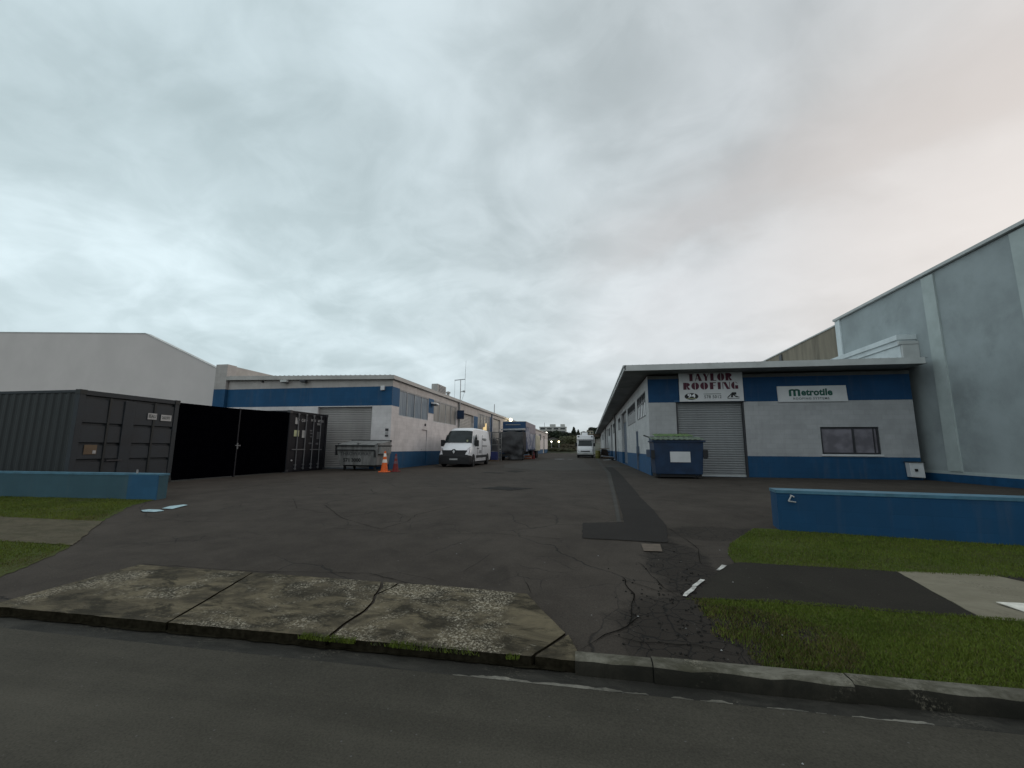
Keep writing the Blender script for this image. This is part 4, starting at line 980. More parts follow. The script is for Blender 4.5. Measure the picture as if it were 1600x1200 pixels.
# ------------------------------------------------------------------ shipping containers and the black gate between them
def container(name, label, x1, y0, y1, z1, m, mdark, L, black):
    t = thing(name, label, 'container', (x1, y0, 0.0))
    W = y1 - y0
    # long corrugated sides, roof
    for yy, s in ((0.0, 1), (W, -1)):
        mb = MB(); x = -L; pts = []
        while x < -0.12:
            for fx, dp in ((0, .0), (.09, .0), (.14, .022), (.23, .022)):
                if x + fx < -0.12: pts.append((x + fx, yy + s * (0.012 + dp)))
            x += 0.28
        pts.append((-0.12, yy + s * 0.012))
        for (a, b), (c, e) in zip(pts, pts[1:]): mb.quad((a, b, 0.16), (c, e, 0.16), (c, e, z1 - 0.09), (a, b, z1 - 0.09))
        mb.build('side_panel', mdark if not black else m, t)
    MB().box(-L, -0.1, 0.02, W - 0.02, z1 - 0.055, z1 - 0.03).build('roof', m, t)
    mb = MB()
    for yy in (0.0, W - 0.1):
        mb.box(-L, -0.155, yy, yy + 0.1, 0.02, 0.16); mb.box(-L, -0.155, yy, yy + 0.1, z1 - 0.09, z1 - 0.01)
    mb.box(-0.15, 0, 0.0, 0.15, 0.0, z1); mb.box(-0.15, 0, W - 0.15, W, 0.0, z1); mb.box(-0.149, -0.01, 0.152, W - 0.152, z1 - 0.14, z1 - 0.004); mb.box(-0.149, -0.01, 0.152, W - 0.152, 0.02, 0.15)
    mb.build('frame', m, t, bevel=0.008)
    for yy in (-0.012, W - 0.158):
        for zz in (-0.0, z1 - 0.13): MB().box(-0.165, 0.012, yy, yy + 0.17, zz, zz + 0.135).build('corner_casting', 'frame_dark' if black else mdark, t)
    dw = (W - 0.32) / 2
    for k in (0, 1):
        ya = 0.155 + k * (dw + 0.01); yb = ya + dw; zb, zt = 0.16, z1 - 0.15
        mb = MB()
        if black:
            for q in range(5):
                h = (zt - zb) / 5; z_ = zb + q * h
                mb.box(-0.06, -0.03, ya, yb, z_, z_ + h * 0.72); mb.box(-0.062, -0.05, ya, yb, z_ + h * 0.72, z_ + h)
        else:
            cuts = [zb, zb + (zt - zb) * 0.27, zb + (zt - zb) * 0.46, zb + (zt - zb) * 0.69, zt]
            for a, b in zip(cuts, cuts[1:]):
                mb.hexa([(-0.07, ya, a), (-0.018, ya, a), (-0.018, yb, a), (-0.07, yb, a)], [(-0.07, ya, b - 0.085), (-0.03, ya, b - 0.085), (-0.03, yb, b - 0.085), (-0.07, yb, b - 0.085)])
                mb.box(-0.085, -0.075, ya, yb, b - 0.085, b)
        d_ = mb.build('door', m, t, bevel=0.004)
        if black:
            for f in (0.34, 0.78) if k == 0 else (0.22, 0.66):
                yy = ya + dw * f
                r_ = MB().tube((0.02, yy, 0.10), (0.02, yy, z1 - 0.12), 0.022, n=8)
                for zz in (0.12, 0.3, z1 - 0.45, z1 - 0.17): r_.box(-0.03, 0.04, yy - 0.045, yy + 0.045, zz, zz + 0.07)
                r_.build('lock_rod', 'rod_steel', d_)
            MB().box(0.03, 0.05, ya + 0.1, ya + dw * 0.8, 1.05, 1.09).build('handle', 'rod_steel', d_)
        else:
            yy = ya + dw * 0.5
            MB().box(-0.03, 0.002, yy - 0.03, yy + 0.03, 0.18, z1 - 0.17).build('lock_rod', mdark, d_)
    if not black:
        MB().box(-0.03, 0.012, W / 2 - 0.27, W / 2 + 0.05, 0.2, z1 - 0.2).build('centre_strip', 'container_grey', t, bevel=0.01)
        MB().box(0.0, 0.035, W * 0.30, W * 0.44, 0.75, 0.79).build('handle', 'frame_dark', t)
    return t, W, dw
cg, W, dw = container('shipping_container', 'dark grey container with ribbed doors behind the left street wall', -14.0, 9.42, 12.38, 2.76, 'container_grey', 'container_grey_dark', 7.2, False)
for a, b, zz in ((1.93, 2.22, 2.15), (2.36, 2.72, 2.13)):
    MB().box(0.0, 0.006, a, b, zz - 0.10, zz + 0.10).build('number_plate', 'label_white', cg)
text('lettering', 'IEAU', 0.15, (0.009, 2.075, 2.15), (R(90), 0, R(90)), 'letter_grey', cg, 0.003, 0.75)
text('lettering', '262371', 0.13, (0.009, 2.54, 2.13), (R(90), 0, R(90)), 'letter_grey', cg, 0.003, 0.75)
MB().box(-0.012, -0.006, 0.30, 0.62, 0.95, 1.22).build('sticker', 'label_orange', cg)
MB().box(-0.005, 0.0, 0.52, 0.60, 0.97, 1.06).build('sticker', 'label_white', cg)
cb, W, dw = container('shipping_container', 'black container with four pale lock rods beside the left roller door', -14.0, 17.98, 20.96, 2.93, 'container_black', 'container_black', 6.5, True)
def dec(body, size, y, z, m='label_white', sx=0.9): return text('lettering', body, size, (-0.022, y, z), (R(90), 0, R(90)), m, cb, 0.004, sx)
mb = MB(); mb.slab([(-0.024, 0.42, 2.30), (-0.024, 0.42, 2.62), (-0.024, 0.50, 2.62), (-0.024, 0.555, 2.52), (-0.024, 0.61, 2.62), (-0.024, 0.69, 2.62), (-0.024, 0.69, 2.30)], (0.008, 0, 0)); mb.build('emblem', 'label_white', cb)
dec('CAI', 0.20, 1.02, 2.50); dec('HCIU', 0.17, 1.80, 2.55); dec('407795 1', 0.17, 2.42, 2.54, sx=0.8); dec('22G1', 0.14, 2.27, 2.38)
MB().box(-0.028, -0.016, 0.40, 0.75, 1.70, 2.00).build('sticker', 'label_yellow', cb)
MB().box(-0.028, -0.016, 0.98, 1.24, 1.65, 2.01).build('sticker', 'label_white', cb)
for i, (yy, zz, s_) in enumerate(((1.73, 2.02, 0.10), (1.70, 1.88, 0.10), (1.72, 1.72, 0.10), (1.70, 1.38, 0.10), (2.22, 1.36, 0.12))):
    dec(('MAX G.', 'TARE', 'NET', 'CU.CAP', '1172')[i], s_, yy, zz, 'rod_steel')
mb = MB()
for i in range(7): mb.box(-0.026, -0.02, 2.16, 2.40, 1.62 + i * 0.055, 1.645 + i * 0.055)
mb.build('small_print', 'rod_steel', cb)
MB().ball((-0.02, 0.36, 0.55), 0.045).build('sticker', 'label_white', cb)
gt = thing('yard_gate', 'tall solid black double gate between the two containers', 'gate', (-14.02, 12.42, 0))
for ya, yb, za, zb in ((0.0, 2.58, 2.70, 2.72), (2.64, 5.52, 2.73, 2.82)):
    mb = MB(); mb.hexa([(-0.05, ya, 0.04), (0, ya, 0.04), (0, yb, 0.04), (-0.05, yb, 0.04)], [(-0.05, ya, za), (0, ya, za), (0, yb, zb), (-0.05, yb, zb)])
    q = ya + 0.1
    while q < yb - 0.1: mb.box(0.0, 0.004, q, q + 0.03, 0.06, za - 0.06); q += 0.4
    mb.build('panel', 'gate_black', gt)
MB().box(-0.06, 0.02, 2.585, 2.635, 0.0, 2.74).build('post', 'container_black', gt)
mb = MB(); mb.box(0.021, 0.06, 2.50, 2.74, 1.22, 1.26); mb.box(0.02, 0.05, 2.58, 2.63, 1.1, 1.34); mb.build('latch', 'rod_steel', gt)

# ------------------------------------------------------------------ waste bins
sk = thing('skip_bin', 'dirty grey front-lift waste bin with dark spray lettering and sloped lids', 'waste bin', (-11.85, 20.4, 0))
# shell: front wall leans out at the top
b = [(-0.98, 0.12, 0.28), (1.08, 0.12, 0.28), (1.08, 1.45, 0.28), (-0.98, 1.45, 0.28)]
tp = [(-1.14, 0.0, 1.06), (1.18, 0.0, 1.06), (1.18, 1.52, 1.06), (-1.14, 1.52, 1.06)]
tq = [(-1.14, 0.0, 1.30), (1.18, 0.0, 1.30), (1.18, 1.52, 1.50), (-1.14, 1.52, 1.50)]
mb = MB(); mb.hexa(b, tp); mb.hexa([(x * .999, y, z + .004) for x, y, z in tp], tq); mb.build('body', 'skip_grey', sk, bevel=0.012)
mb = MB(); mb.box(-1.2, 1.0, -0.06, 0.0, 1.03, 1.08); mb.box(-1.2, 1.0, -0.07, 0.0, 1.25, 1.31); mb.box(-1.2, -1.145, -0.05, 0.6, 0.78, 1.31); mb.box(1.185, 1.23, 0.0, 1.5, 1.25, 1.31); mb.build('rib', 'skip_dark', sk, bevel=0.006)
mb = MB(); mb.hexa([(-1.12, 0.02, 1.315), (1.16, 0.02, 1.315), (1.16, 1.5, 1.515), (-1.12, 1.5, 1.515)], [(-1.1, 0.05, 1.36), (1.14, 0.05, 1.36), (1.14, 1.46, 1.57), (-1.1, 1.46, 1.57)]); mb.build('lid', 'skip_grey', sk, bevel=0.01)
mb = MB()
for xx in (-1.1, 0.02, 1.1): mb.box(xx, xx + .05, 0.0, 1.4, 1.362, 1.40)
mb.box(-1.16, 1.2, 1.40, 1.5, 1.50, 1.60); mb.build('lid_rib', 'skip_dark', sk)
MB().box(1.02, 1.32, 0.1, 1.25, 0.86, 1.22).build('fork_pocket', 'skip_light', sk, bevel=0.015)
MB().box(0.985, 1.06, -0.05, 0.18, 0.70, 1.04).build('fork_pocket', 'skip_dark', sk, bevel=0.01)
MB().box(-1.28, -1.06, 0.1, 1.25, 0.82, 1.04).build('fork_pocket', 'skip_dark', sk, bevel=0.015)
for xx, yy in ((-0.8, 0.3), (0.9, 0.3), (-0.8, 1.25), (0.9, 1.25)):
    wv = MB().lathe([(0.09, -0.03), (0.11, -0.015), (0.11, 0.015), (0.09, 0.03)], 'x', (xx, yy, 0.112), 16).build('wheel', 'rubber', sk)
    MB().box(xx - 0.05, xx + 0.05, yy - 0.06, yy + 0.06, 0.19, 0.28).build('fork', 'skip_dark', wv)
MB().box(-0.9, 1.0, 0.3, 1.3, 0.2, 0.279).build('base_rail', 'black', sk)
sl = math.atan2(0.12, 0.78)
text('lettering', 'THROWAWAY', 0.26, (-0.06, 0.026, 0.86), (R(90) + sl, 0, 0), 'spray_grey', sk, 0.006, 1.0)
text('lettering', '571 3000', 0.25, (-0.28, 0.072, 0.53), (R(90) + sl, 0, 0), 'skip_dark', sk, 0.010, 1.05)

db = thing('dumpster', 'dark blue steel waste bin with a blank white panel on its front', 'waste bin', (3.65, 18.6, 0))
bb = [(-0.92, 0.10, 0.18), (0.92, 0.10, 0.18), (0.92, 1.28, 0.18), (-0.92, 1.28, 0.18)]
bt = [(-0.98, 0.0, 1.52), (0.98, 0.0, 1.52), (0.98, 1.42, 1.76), (-0.98, 1.42, 1.76)]
MB().hexa(bb, bt).build('body', 'bin_blue', db, bevel=0.015)
mb = MB(); mb.box(-1.04, 1.06, -0.05, 0.03, 1.50, 1.56); mb.box(-1.03, -0.97, 0.0, 1.4, 1.50, 1.56); mb.box(0.99, 1.06, 0.0, 1.4, 1.50, 1.56); mb.build('rim', 'bin_blue', db, bevel=0.008)
for s in (-1, 1):
    mb = MB(); mb.box(min(s * 0.955, s * 1.14), max(s * 0.955, s * 1.14), 0.0, 1.2, 0.86, 1.18); mb.build('fork_pocket', 'skip_dark' if s > 0 else 'bin_blue', db, bevel=0.012)
    MB().box(min(s * 0.95, s * 1.10), max(s * 0.95, s * 1.10), -0.012, -0.002, 0.82, 1.16).build('pocket_mouth', 'black', db)
for xx in (-0.78, 0.72):
    for yy in (0.25, 1.15):
        wv = MB().lathe([(0.08, -0.03), (0.10, -0.015), (0.10, 0.015), (0.08, 0.03)], 'x', (xx, yy, 0.102), 16).build('wheel', 'rubber', db)
        MB().box(xx - 0.06, xx + 0.06, yy - 0.07, yy + 0.07, 0.12, 0.178).build('fork', 'bin_blue', wv)
mb = MB(); mb.box(-0.9, 0.9, 0.2, 1.2, 0.06, 0.178); mb.build('base_rail', 'black', db)
t_ = lambda z: 0.10 * (1.52 - z) / 1.28
mb = MB(); mb.hexa([(-0.33, t_(0.67) - 0.02, 0.67), (0.46, t_(0.67) - 0.02, 0.67), (0.46, t_(0.67) - .004, 0.67), (-0.33, t_(0.67) - .004, 0.67)], [(-0.34, t_(1.08) - 0.02, 1.10), (0.45, t_(1.08) - 0.02, 1.10), (0.45, t_(1.08) - .004, 1.10), (-0.34, t_(1.08) - .004, 1.10)]); mb.build('panel', 'sign_white', db)
MB().tube((-1.2, 1.30, 1.80), (-1.0, 0.9, 1.70), 0.03).build('lid_bar', 'skip_dark', db)
def tiles(x0, x1, y0, y1, za, zb, m, label, ph):
    """pressed roofing sheet, barrel waves across the width"""
    nx = int((x1 - x0) / 0.025); mb = MB(); rows = []
    for j, y in enumerate((y0, y0 + (y1 - y0) * .33, y0 + (y1 - y0) * .331, y0 + (y1 - y0) * .66, y0 + (y1 - y0) * .661, y1)):
        f = (y - y0) / (y1 - y0); step = 0.022 if j % 2 == 0 else 0.0
        rows.append([(x0 + (x1 - x0) * i / nx, y, za + (zb - za) * f + step + 0.028 * abs(math.sin(PI * (x0 + (x1 - x0) * i / nx + ph) / 0.21))) for i in range(nx + 1)])
    for a, b_ in zip(rows, rows[1:]):
        for i in range(nx): mb.quad(a[i], a[i + 1], b_[i + 1], b_[i])
    fr = [(x, y, z - 0.05) for x, y, z in rows[0]]
    for i in range(nx): mb.quad(fr[i], fr[i + 1], rows[0][i + 1], rows[0][i])
    o = mb.build('roof_tile_sheet', m, smooth=45); tag(o, label, 'roof sheet'); return o
tiles(2.55, 4.62, 18.5, 19.3, 1.60, 1.70, 'tile_grey_green', 'greyish green wavy roofing sheet on the front edge of the blue bin', 0.0)
tiles(2.78, 4.35, 19.1, 20.0, 1.75, 1.86, 'tile_green', 'mossy yellow-green roofing sheet, upper one at the back of the blue bin', 0.1)

# ------------------------------------------------------------------ cones
def cone(loc, h, m, mr, label):
    t = thing('traffic_cone', label, 'traffic cone', loc)
    mb = MB(); s = 0.2 * h / 0.9; mb.hexa([(-s, -s, 0), (s, -s, 0), (s, s, 0), (-s, s, 0)], [(-s * .93, -s * .93, 0.05), (s * .93, -s * .93, 0.05), (s * .93, s * .93, 0.05), (-s * .93, s * .93, 0.05)]); mb.build('base', m, t, bevel=0.008)
    r = lambda f: 0.155 * h / 0.9 * (1 - f) + 0.035 * f
    MB().lathe([(r(f), 0.05 + (h - 0.05) * f) for f in (0, .12, 1)], 'z', (0, 0, 0), 24).build('body', m, t, smooth=50)
    for f0, f1 in ((0.42, 0.58), (0.72, 0.88)):
        MB().lathe([(r(f0) + .004, 0.05 + (h - .05) * f0), (r(f1) + .004, 0.05 + (h - .05) * f1)], 'z', (0, 0, 0), 24).build('reflective_band', mr, t, smooth=50)
cone((-9.93, 19.75, 0), 1.02, 'orange', 'reflector', 'bright orange traffic cone with white bands at the corner of the grey waste bin')
cone((-9.58, 20.25, 0), 0.88, 'orange_dull', 'reflector_dull', 'darker red traffic cone just behind the bright orange one')
cone((-6.25, 48.9, 0), 0.95, 'orange_dull', 'reflector_dull', 'distant red and pale cone beside the blue truck')

# ------------------------------------------------------------------ vehicles
def wheel(x, y, r, w_, parent, side):
    t = MB().lathe([(r * .62, -w_ / 2), (r * .92, -w_ / 2), (r, -w_ * .3), (r, w_ * .3), (r * .92, w_ / 2), (r * .62, w_ / 2)], 'x', (x, y, r), 28).build('wheel', 'rubber', parent, smooth=40)
    o = side * w_ * 0.42
    MB().lathe([(0.02, o + side * .03), (r * .2, o + side * .02), (r * .5, o - side * .03), (r * .63, o + side * .012)], 'x', (x, y, r), 20).build('rim', 'rim_grey', t, smooth=40)
    return t
def loft(stations, close=True):
    mb = MB(); rings = []
    for y, zb, zt, w_, wt, zs in stations:
        h = [(w_ * .97, zb), (w_, zb + (zs - zb) * .35), (w_ * .995, zs), (wt + (w_ - wt) * .35, zs + (zt - zs) * .55), (wt, zt - min(.1, (zt - zs) * .25)), (wt * .9, zt - .025), (wt * .6, zt)]
        rings.append([(x, y, z) for x, z in h] + [(-x, y, z) for x, z in reversed(h)])
    n = len(rings[0])
    for r in rings: mb.v += r
    for k in range(len(rings) - 1):
        for i in range(n):
            mb.f.append((k * n + i, k * n + (i + 1) % n, (k + 1) * n + (i + 1) % n, (k + 1) * n + i)); mb.m.append(0)
    for k in (0, len(rings) - 1): mb.f.append(tuple(k * n + i for i in range(n))); mb.m.append(0)
    return mb, rings
van = thing('delivery_van', 'white high-roof delivery van parked facing the street by the left wall', 'van', (-8.40, 25.95, 0), R(1.5))
ST = [(0.00, .42, .78, .82, .70, .60), (0.07, .36, .98, .93, .80, .70), (0.22, .34, 1.10, .99, .84, .85), (0.55, .32, 1.30, 1.02, .86, 1.05), (0.92, .32, 1.50, 1.03, .90, 1.15),
      (1.25, .32, 1.92, 1.03, .84, 1.22), (1.62, .32, 2.31, 1.03, .78, 1.30), (1.85, .32, 2.46, 1.03, .77, 1.35), (2.4, .32, 2.56, 1.03, .82, 1.40), (4.2, .32, 2.57, 1.03, .84, 1.45), (6.4, .32, 2.54, 1.03, .84, 1.45), (6.7, .34, 2.44, 1.0, .80, 1.40)]
mb, rings = loft(ST); mb.build('body', 'van_white', van, smooth=35)
mb, _ = loft([(-0.045, .20, .72, .86, .84, .42), (0.03, .18, .80, .99, .96, .45), (0.25, .18, .80, 1.05, 1.03, .45), (0.60, .20, .74, 1.055, 1.04, .45)]); mb.build('front_bumper', 'plastic_dark', van, smooth=40)
mb, _ = loft([(6.6, .25, .62, 1.035, 1.01, .45), (6.76, .28, .60, .98, .95, .45)]); mb.build('rear_bumper', 'plastic_dark', van, smooth=40)
MB().box(-0.92, 0.92, 0.25, 6.4, 0.15, 0.325).build('undertray', 'plastic_dark', van)  # added dark plate that deepens the contact shade under the van
# windscreen, lofted from the body's own front
def on_front(y):   # top height and half-width of the body at y
    for a, b_ in zip(ST, ST[1:]):
        if a[0] <= y <= b_[0]:
            f = (y - a[0]) / (b_[0] - a[0]); return a[2] + (b_[2] - a[2]) * f, a[4] + (b_[4] - a[4]) * f
mb = MB(); rows = []
for y in (0.94, 1.1, 1.25, 1.45, 1.64):
    z, hw = on_front(y); rows.append([(s * hw, y - 0.035 + 0.05 * abs(s) ** 3, z + 0.03 - 0.045 * abs(s) ** 4) for s in (-1.03, -.8, -.5, 0, .5, .8, 1.03)])
for a, b_ in zip(rows, rows[1:]):
    for i in range(6): mb.quad(a[i], a[i + 1], b_[i + 1], b_[i])
mb.build('windscreen', 'glass_vehicle', van, smooth=60)
MB().box(0.56, 0.66, 0.97, 0.99, 1.60, 1.72).build('windscreen_sticker', 'label_yellow', van)
mb = MB(); mb.box(-0.76, 0.76, -0.03, 0.11, 0.665, 0.71)
mb.hexa([(-0.70, -0.03, .71), (.70, -0.03, .71), (.76, .10, .71), (-.76, .10, .71)], [(-0.80, 0.03, 1.05), (.80, 0.03, 1.05), (.84, .17, 1.05), (-.84, .17, 1.05)]); gr = mb.build('grille', 'plastic_dark', van, bevel=0.01)
mb = MB()
for z in (0.74, 0.82, 0.90): mb.box(-0.6, 0.6, -0.012 + (z - .7) * .17 - 0.008, 0.03, z, z + 0.02)
mb.build('grille_bar', 'frame_dark', gr)
mb = MB(); mb.slab([(0, -0.03, 0.83), (0.085, -0.03, 0.97), (0, -0.03, 1.11), (-0.085, -0.03, 0.97)], (0, 0.03, 0)); mb.build('badge', 'chrome', van)
MB().lathe([(0.15, 0.0), (0.15, 0.05), (0.12, 0.06)], 'y', (0, -0.012, 0.98), 20).build('badge_ring', 'plastic_dark', van)
for s in (-1, 1):
    mb = MB(); mb.hexa([(s * .60, 0.035, .74), (s * .93, 0.13, .82), (s * .97, 0.20, .82), (s * .62, 0.12, .74)], [(s * .76, 0.11, 1.04), (s * .97, 0.40, 1.26), (s * .90, 0.46, 1.26), (s * .74, 0.18, 1.04)])
    mb.build('headlight', 'chrome', van, smooth=60)
    MB().box(min(s * 1.03, s * 1.3), max(s * 1.03, s * 1.3), 1.28, 1.42, 1.30, 1.72).build('mirror', 'plastic_dark', van, bevel=0.04)
    mb = MB(); x_ = s * 1.036
    mb.slab([(x_, 1.22, 1.40), (x_ * .955, 1.62, 2.02), (x_ * .94, 2.1, 2.12), (x_ * .995, 2.1, 1.42)], (s * 0.008, 0, 0)); mb.build('side_window', 'glass_vehicle', van)
    MB().box(min(s * 1.02, s * 1.045), max(s * 1.02, s * 1.045), 1.75, 5.0, 0.56, 0.72).build('rub_strip', 'plastic_dark', van)
    mb = MB(); mb.box(min(s * 1.03, s * 1.042), max(s * 1.03, s * 1.042), 2.16, 2.18, 0.5, 2.1); mb.box(min(s * 1.025, s * 1.042), max(s * 1.025, s * 1.042), 3.5, 3.52, 0.5, 2.1); mb.box(min(s * 1.025, s * 1.042), max(s * 1.025, s * 1.042), 3.52, 5.1, 1.32, 1.37); mb.build('door_seam', 'frame_dark', van)
    mb = MB(); mb.box(min(s * 1.03, s * 1.05), max(s * 1.03, s * 1.05), 1.95, 2.12, 1.14, 1.19); mb.box(min(s * 1.03, s * 1.05), max(s * 1.03, s * 1.05), 2.3, 2.48, 1.14, 1.19); mb.build('door_handle', 'plastic_dark', van)
    for yy in (1.02, 5.35):
        mb = MB(); n_ = 18
        mb.slab([(s * 1.012, yy + 0.47 * math.cos(PI * i / n_), 0.36 + 0.45 * math.sin(PI * i / n_)) for i in range(n_ + 1)], (s * 0.025, 0, 0)); mb.build('wheel_arch', 'plastic_dark', van)
        wheel(s * 0.93, yy, 0.36, 0.25, van, s)
mb = MB()
for i, (z, a, b_) in enumerate(((1.86, 3.9, 4.9), (1.80, 3.8, 5.2), (1.74, 4.1, 5.0))): mb.box(0.985, 1.0, a, b_, z, z + 0.03)
for z in (0.86, 0.93, 1.0): mb.box(1.035, 1.046, 2.6, 3.3, z, z + 0.03)
mb.build('sign_writing', 'letter_grey', van)
MB().box(-0.26, 0.26, -0.05, -0.034, 0.44, 0.54).build('number_plate', 'label_white', van)

# blue curtain-sided truck with a tarpaulin over its cab
tk = thing('truck', 'tall blue curtain-sided truck with a faded side, cab covered by a tarpaulin', 'truck', (-7.72, 44.0, 0))
mb = MB(); mb.box(-1.27, 1.20, 0.35, 8.4, 0.95, 3.98); mb.build('body', 'truck_blue', tk, bevel=0.05)
MB().box(-0.95, 0.65, 0.30, 0.349, 3.62, 3.72).build('front_stripe', 'tarp_pale', tk)
mb = MB(); nn = 40
rows = []
for z in (0.86, 1.5, 2.4, 3.2, 3.8, 3.96):
    rows.append([(1.215 + 0.025 * math.sin(i * 1.9) + (0.03 if z < 1 else 0), 0.42 + 7.95 * i / nn, z + (0.05 * math.sin(i * .8) if z < 1 else 0) + (0.25 if z < 1 and i > 6 else 0)) for i in range(nn + 1)])
for a, b_ in zip(rows, rows[1:]):
    for i in range(nn): mb.quad(a[i], a[i + 1], b_[i + 1], b_[i])
mb.build('side_curtain', 'truck_curtain', tk, smooth=60)
mb = MB(); mb.box(1.20, 1.255, 0.40, 3.2, 3.45, 4.0); mb.box(1.20, 1.255, 3.2, 8.4, 2.9, 4.0); mb.build('curtain_valance', 'curtain_lavender', tk)
MB().box(-1.27, 1.22, 0.36, 8.42, 3.985, 4.03).build('roof', 'fascia_grey', tk)
MB().box(-0.5, 0.5, 0.0, 8.3, 0.5, 0.93).build('chassis', 'plastic_dark', tk)
mb = MB(); mb.hexa([(-1.1, -1.6, 0.55), (1.08, -1.6, 0.55), (1.08, 0.2, 0.55), (-1.1, 0.2, 0.55)], [(-1.05, -1.3, 2.75), (1.03, -1.3, 2.75), (1.03, 0.2, 2.75), (-1.05, 0.2, 2.75)]); mb.build('cab', 'truck_blue', tk, bevel=0.06)
MB().box(-1.15, 1.13, -1.72, -1.6, 0.35, 0.62).build('bumper', 'skip_dark', tk, bevel=0.02)
for xx in (-0.85, 0.95):
    MB().lathe([(0.14, 0), (0.13, .03), (0.02, .05)], 'y', (xx, -1.66, 0.85), 16).build('headlight', 'chrome', tk)
for s in (-1, 1):
    for yy in (-0.7, 6.4): wheel(s * 1.0, yy, 0.46, 0.3, tk, s)
# tarpaulin: a draped sheet over roof, front and right flank of the cab
def drape_tarp():
    mb = MB(); nu, nv = 44, 40; rows = []
    path = [(1.35, 2.86), (0.05, 2.95), (-1.36, 2.88), (-1.58, 2.4), (-1.74, 1.4), (-1.80, 0.6), (-1.84, 0.1)]
    seg = [0]
    for a, b_ in zip(path, path[1:]): seg.append(seg[-1] + math.hypot(b_[0] - a[0], b_[1] - a[1]))
    path[0] = (0.30, 2.86)
    for j in range(nv + 1):
        d = seg[1] + (seg[-1] - seg[1]) * j / nv; k = 1
        while k < len(seg) - 2 and d > seg[k + 1]: k += 1
        f = (d - seg[k]) / (seg[k + 1] - seg[k]); y = path[k][0] + (path[k + 1][0] - path[k][0]) * f; z = path[k][1] + (path[k + 1][1] - path[k][1]) * f
        row = []
        for i in range(nu + 1):
            u = -1.28 + 2.5 * i / nu; drop = max(0, (2.5 - z) / 2.4)
            fold = 0.10 * math.sin(u * 7 + 1.3 * math.sin(z * 2.1)) * drop + 0.12 * math.sin(u * 3.1 - z * 3.4) + 0.06 * math.sin(z * 9 + u * 2) * drop
            sag = 0.05 * math.sin(PI * (u + 1.28) / 2.5 * 3) * (1 - drop)
            row.append((u, y - fold * (0.4 + drop) - 0.05, z - sag))
        rows.append(row)
    for j in range(nv):
        for i in range(nu):
            u = -1.28 + 2.5 * (i + .5) / nu; z = rows[j][i][2]
            if z < 0.95 + 0.25 * math.sin(u * 4) and u < -0.25: continue      # pulled up: bumper and lamp show at the left
            mb.quad(rows[j][i], rows[j][i + 1], rows[j + 1][i + 1], rows[j + 1][i])
    # right flank
    fl = []
    for j, z in enumerate((2.86, 2.6, 2.0, 1.4, 0.9)):
        fl.append([(1.24 + 0.05 * math.sin(i * 1.7 + z * 2), -1.62 + (1.9) * i / 10, z - (0.25 * math.sin(i * .9) if j == 4 else 0)) for i in range(11)])
    for a, b_ in zip(fl, fl[1:]):
        for i in range(10): mb.quad(a[i], a[i + 1], b_[i + 1], b_[i])
    return mb
o = drape_tarp().build('tarpaulin', 'tarp', smooth=70); o.location = tk.location; tag(o, 'creased dark grey tarpaulin draped over the front of the blue truck', 'tarpaulin')
o = MB().hexa([(-1.2, -1.2, 2.98), (1.1, -1.3, 3.0), (1.25, 0.25, 3.05), (-1.2, 0.25, 3.05)], [(-1.15, -1.15, 3.14), (1.05, -1.2, 3.16), (1.2, 0.25, 3.3), (-1.15, 0.25, 3.22)]).build('folded_sheet', 'tarp_pale', bevel=0.05); o.location = tk.location; tag(o, 'pale folded sheet lying on top of the tarpaulin', 'sheet')
cr = thing('flatbed_trailer', 'cream panelled trailer with a dark wheel parked behind the blue truck', 'trailer', (-7.7, 52.7, 0))
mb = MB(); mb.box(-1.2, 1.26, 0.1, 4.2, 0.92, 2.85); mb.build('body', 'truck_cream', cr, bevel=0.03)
mb = MB()
for i in range(5): mb.box(1.26, 1.30, 0.15 + i * 1.0, 0.25 + i * 1.0, 0.95, 2.83)
mb.build('panel_rib', 'house_cream', cr)
MB().box(-0.6, 0.6, 0.0, 4.1, 0.5, 0.915).build('chassis', 'plastic_dark', cr)
for s in (-1, 1):
    for yy in (1.2, 2.2): wheel(s * 1.05, yy, 0.47, 0.3, cr, s)

# motorhome at the far end of the lane
mh = thing('motorhome', 'white motorhome facing the street at the far end of the lane', 'motorhome', (-0.46, 57.2, 0))
mb = MB(); mb.box(-1.13, 1.13, 1.7, 7.2, 0.5, 3.02); mb.hexa([(-1.1, 0.75, 2.38), (1.1, 0.75, 2.38), (1.1, 1.7, 2.38), (-1.1, 1.7, 2.38)], [(-1.08, 0.95, 3.0), (1.08, 0.95, 3.0), (1.08, 1.7, 3.0), (-1.08, 1.7, 3.0)]); mb.build('body', 'van_white', mh, bevel=0.08)
mb, _ = loft([(0.0, .45, 1.0, .92, .88, .8), (0.1, .40, 1.25, 1.0, .95, .95), (0.35, .4, 1.55, 1.03, .98, 1.1), (0.95, .4, 2.36, 1.03, .92, 1.4), (1.75, .4, 2.37, 1.03, .92, 1.4)]); mb.build('cab', 'van_white', mh, smooth=35)
mb = MB(); mb.hexa([(-.93, .30, 1.55), (.93, .30, 1.55), (.93, .36, 1.55), (-.93, .36, 1.55)], [(-.85, .86, 2.28), (.85, .86, 2.28), (.85, .92, 2.28), (-.85, .92, 2.28)]); mb.build('windscreen', 'glass_vehicle', mh)
MB().box(-1.04, 1.04, -0.08, 0.10, 0.42, 0.70).build('bumper', 'fascia_grey', mh, bevel=0.03)
MB().box(-0.9, 0.9, 0.1, 1.2, 0.15, 0.43).build('undertray', 'plastic_dark', mh)
MB().box(-0.25, 0.25, -0.10, -0.085, 0.50, 0.60).build('number_plate', 'label_white', mh)
MB().box(-0.6, 0.6, -0.02, 0.02, 0.78, 0.92).build('grille', 'frame_dark', mh)
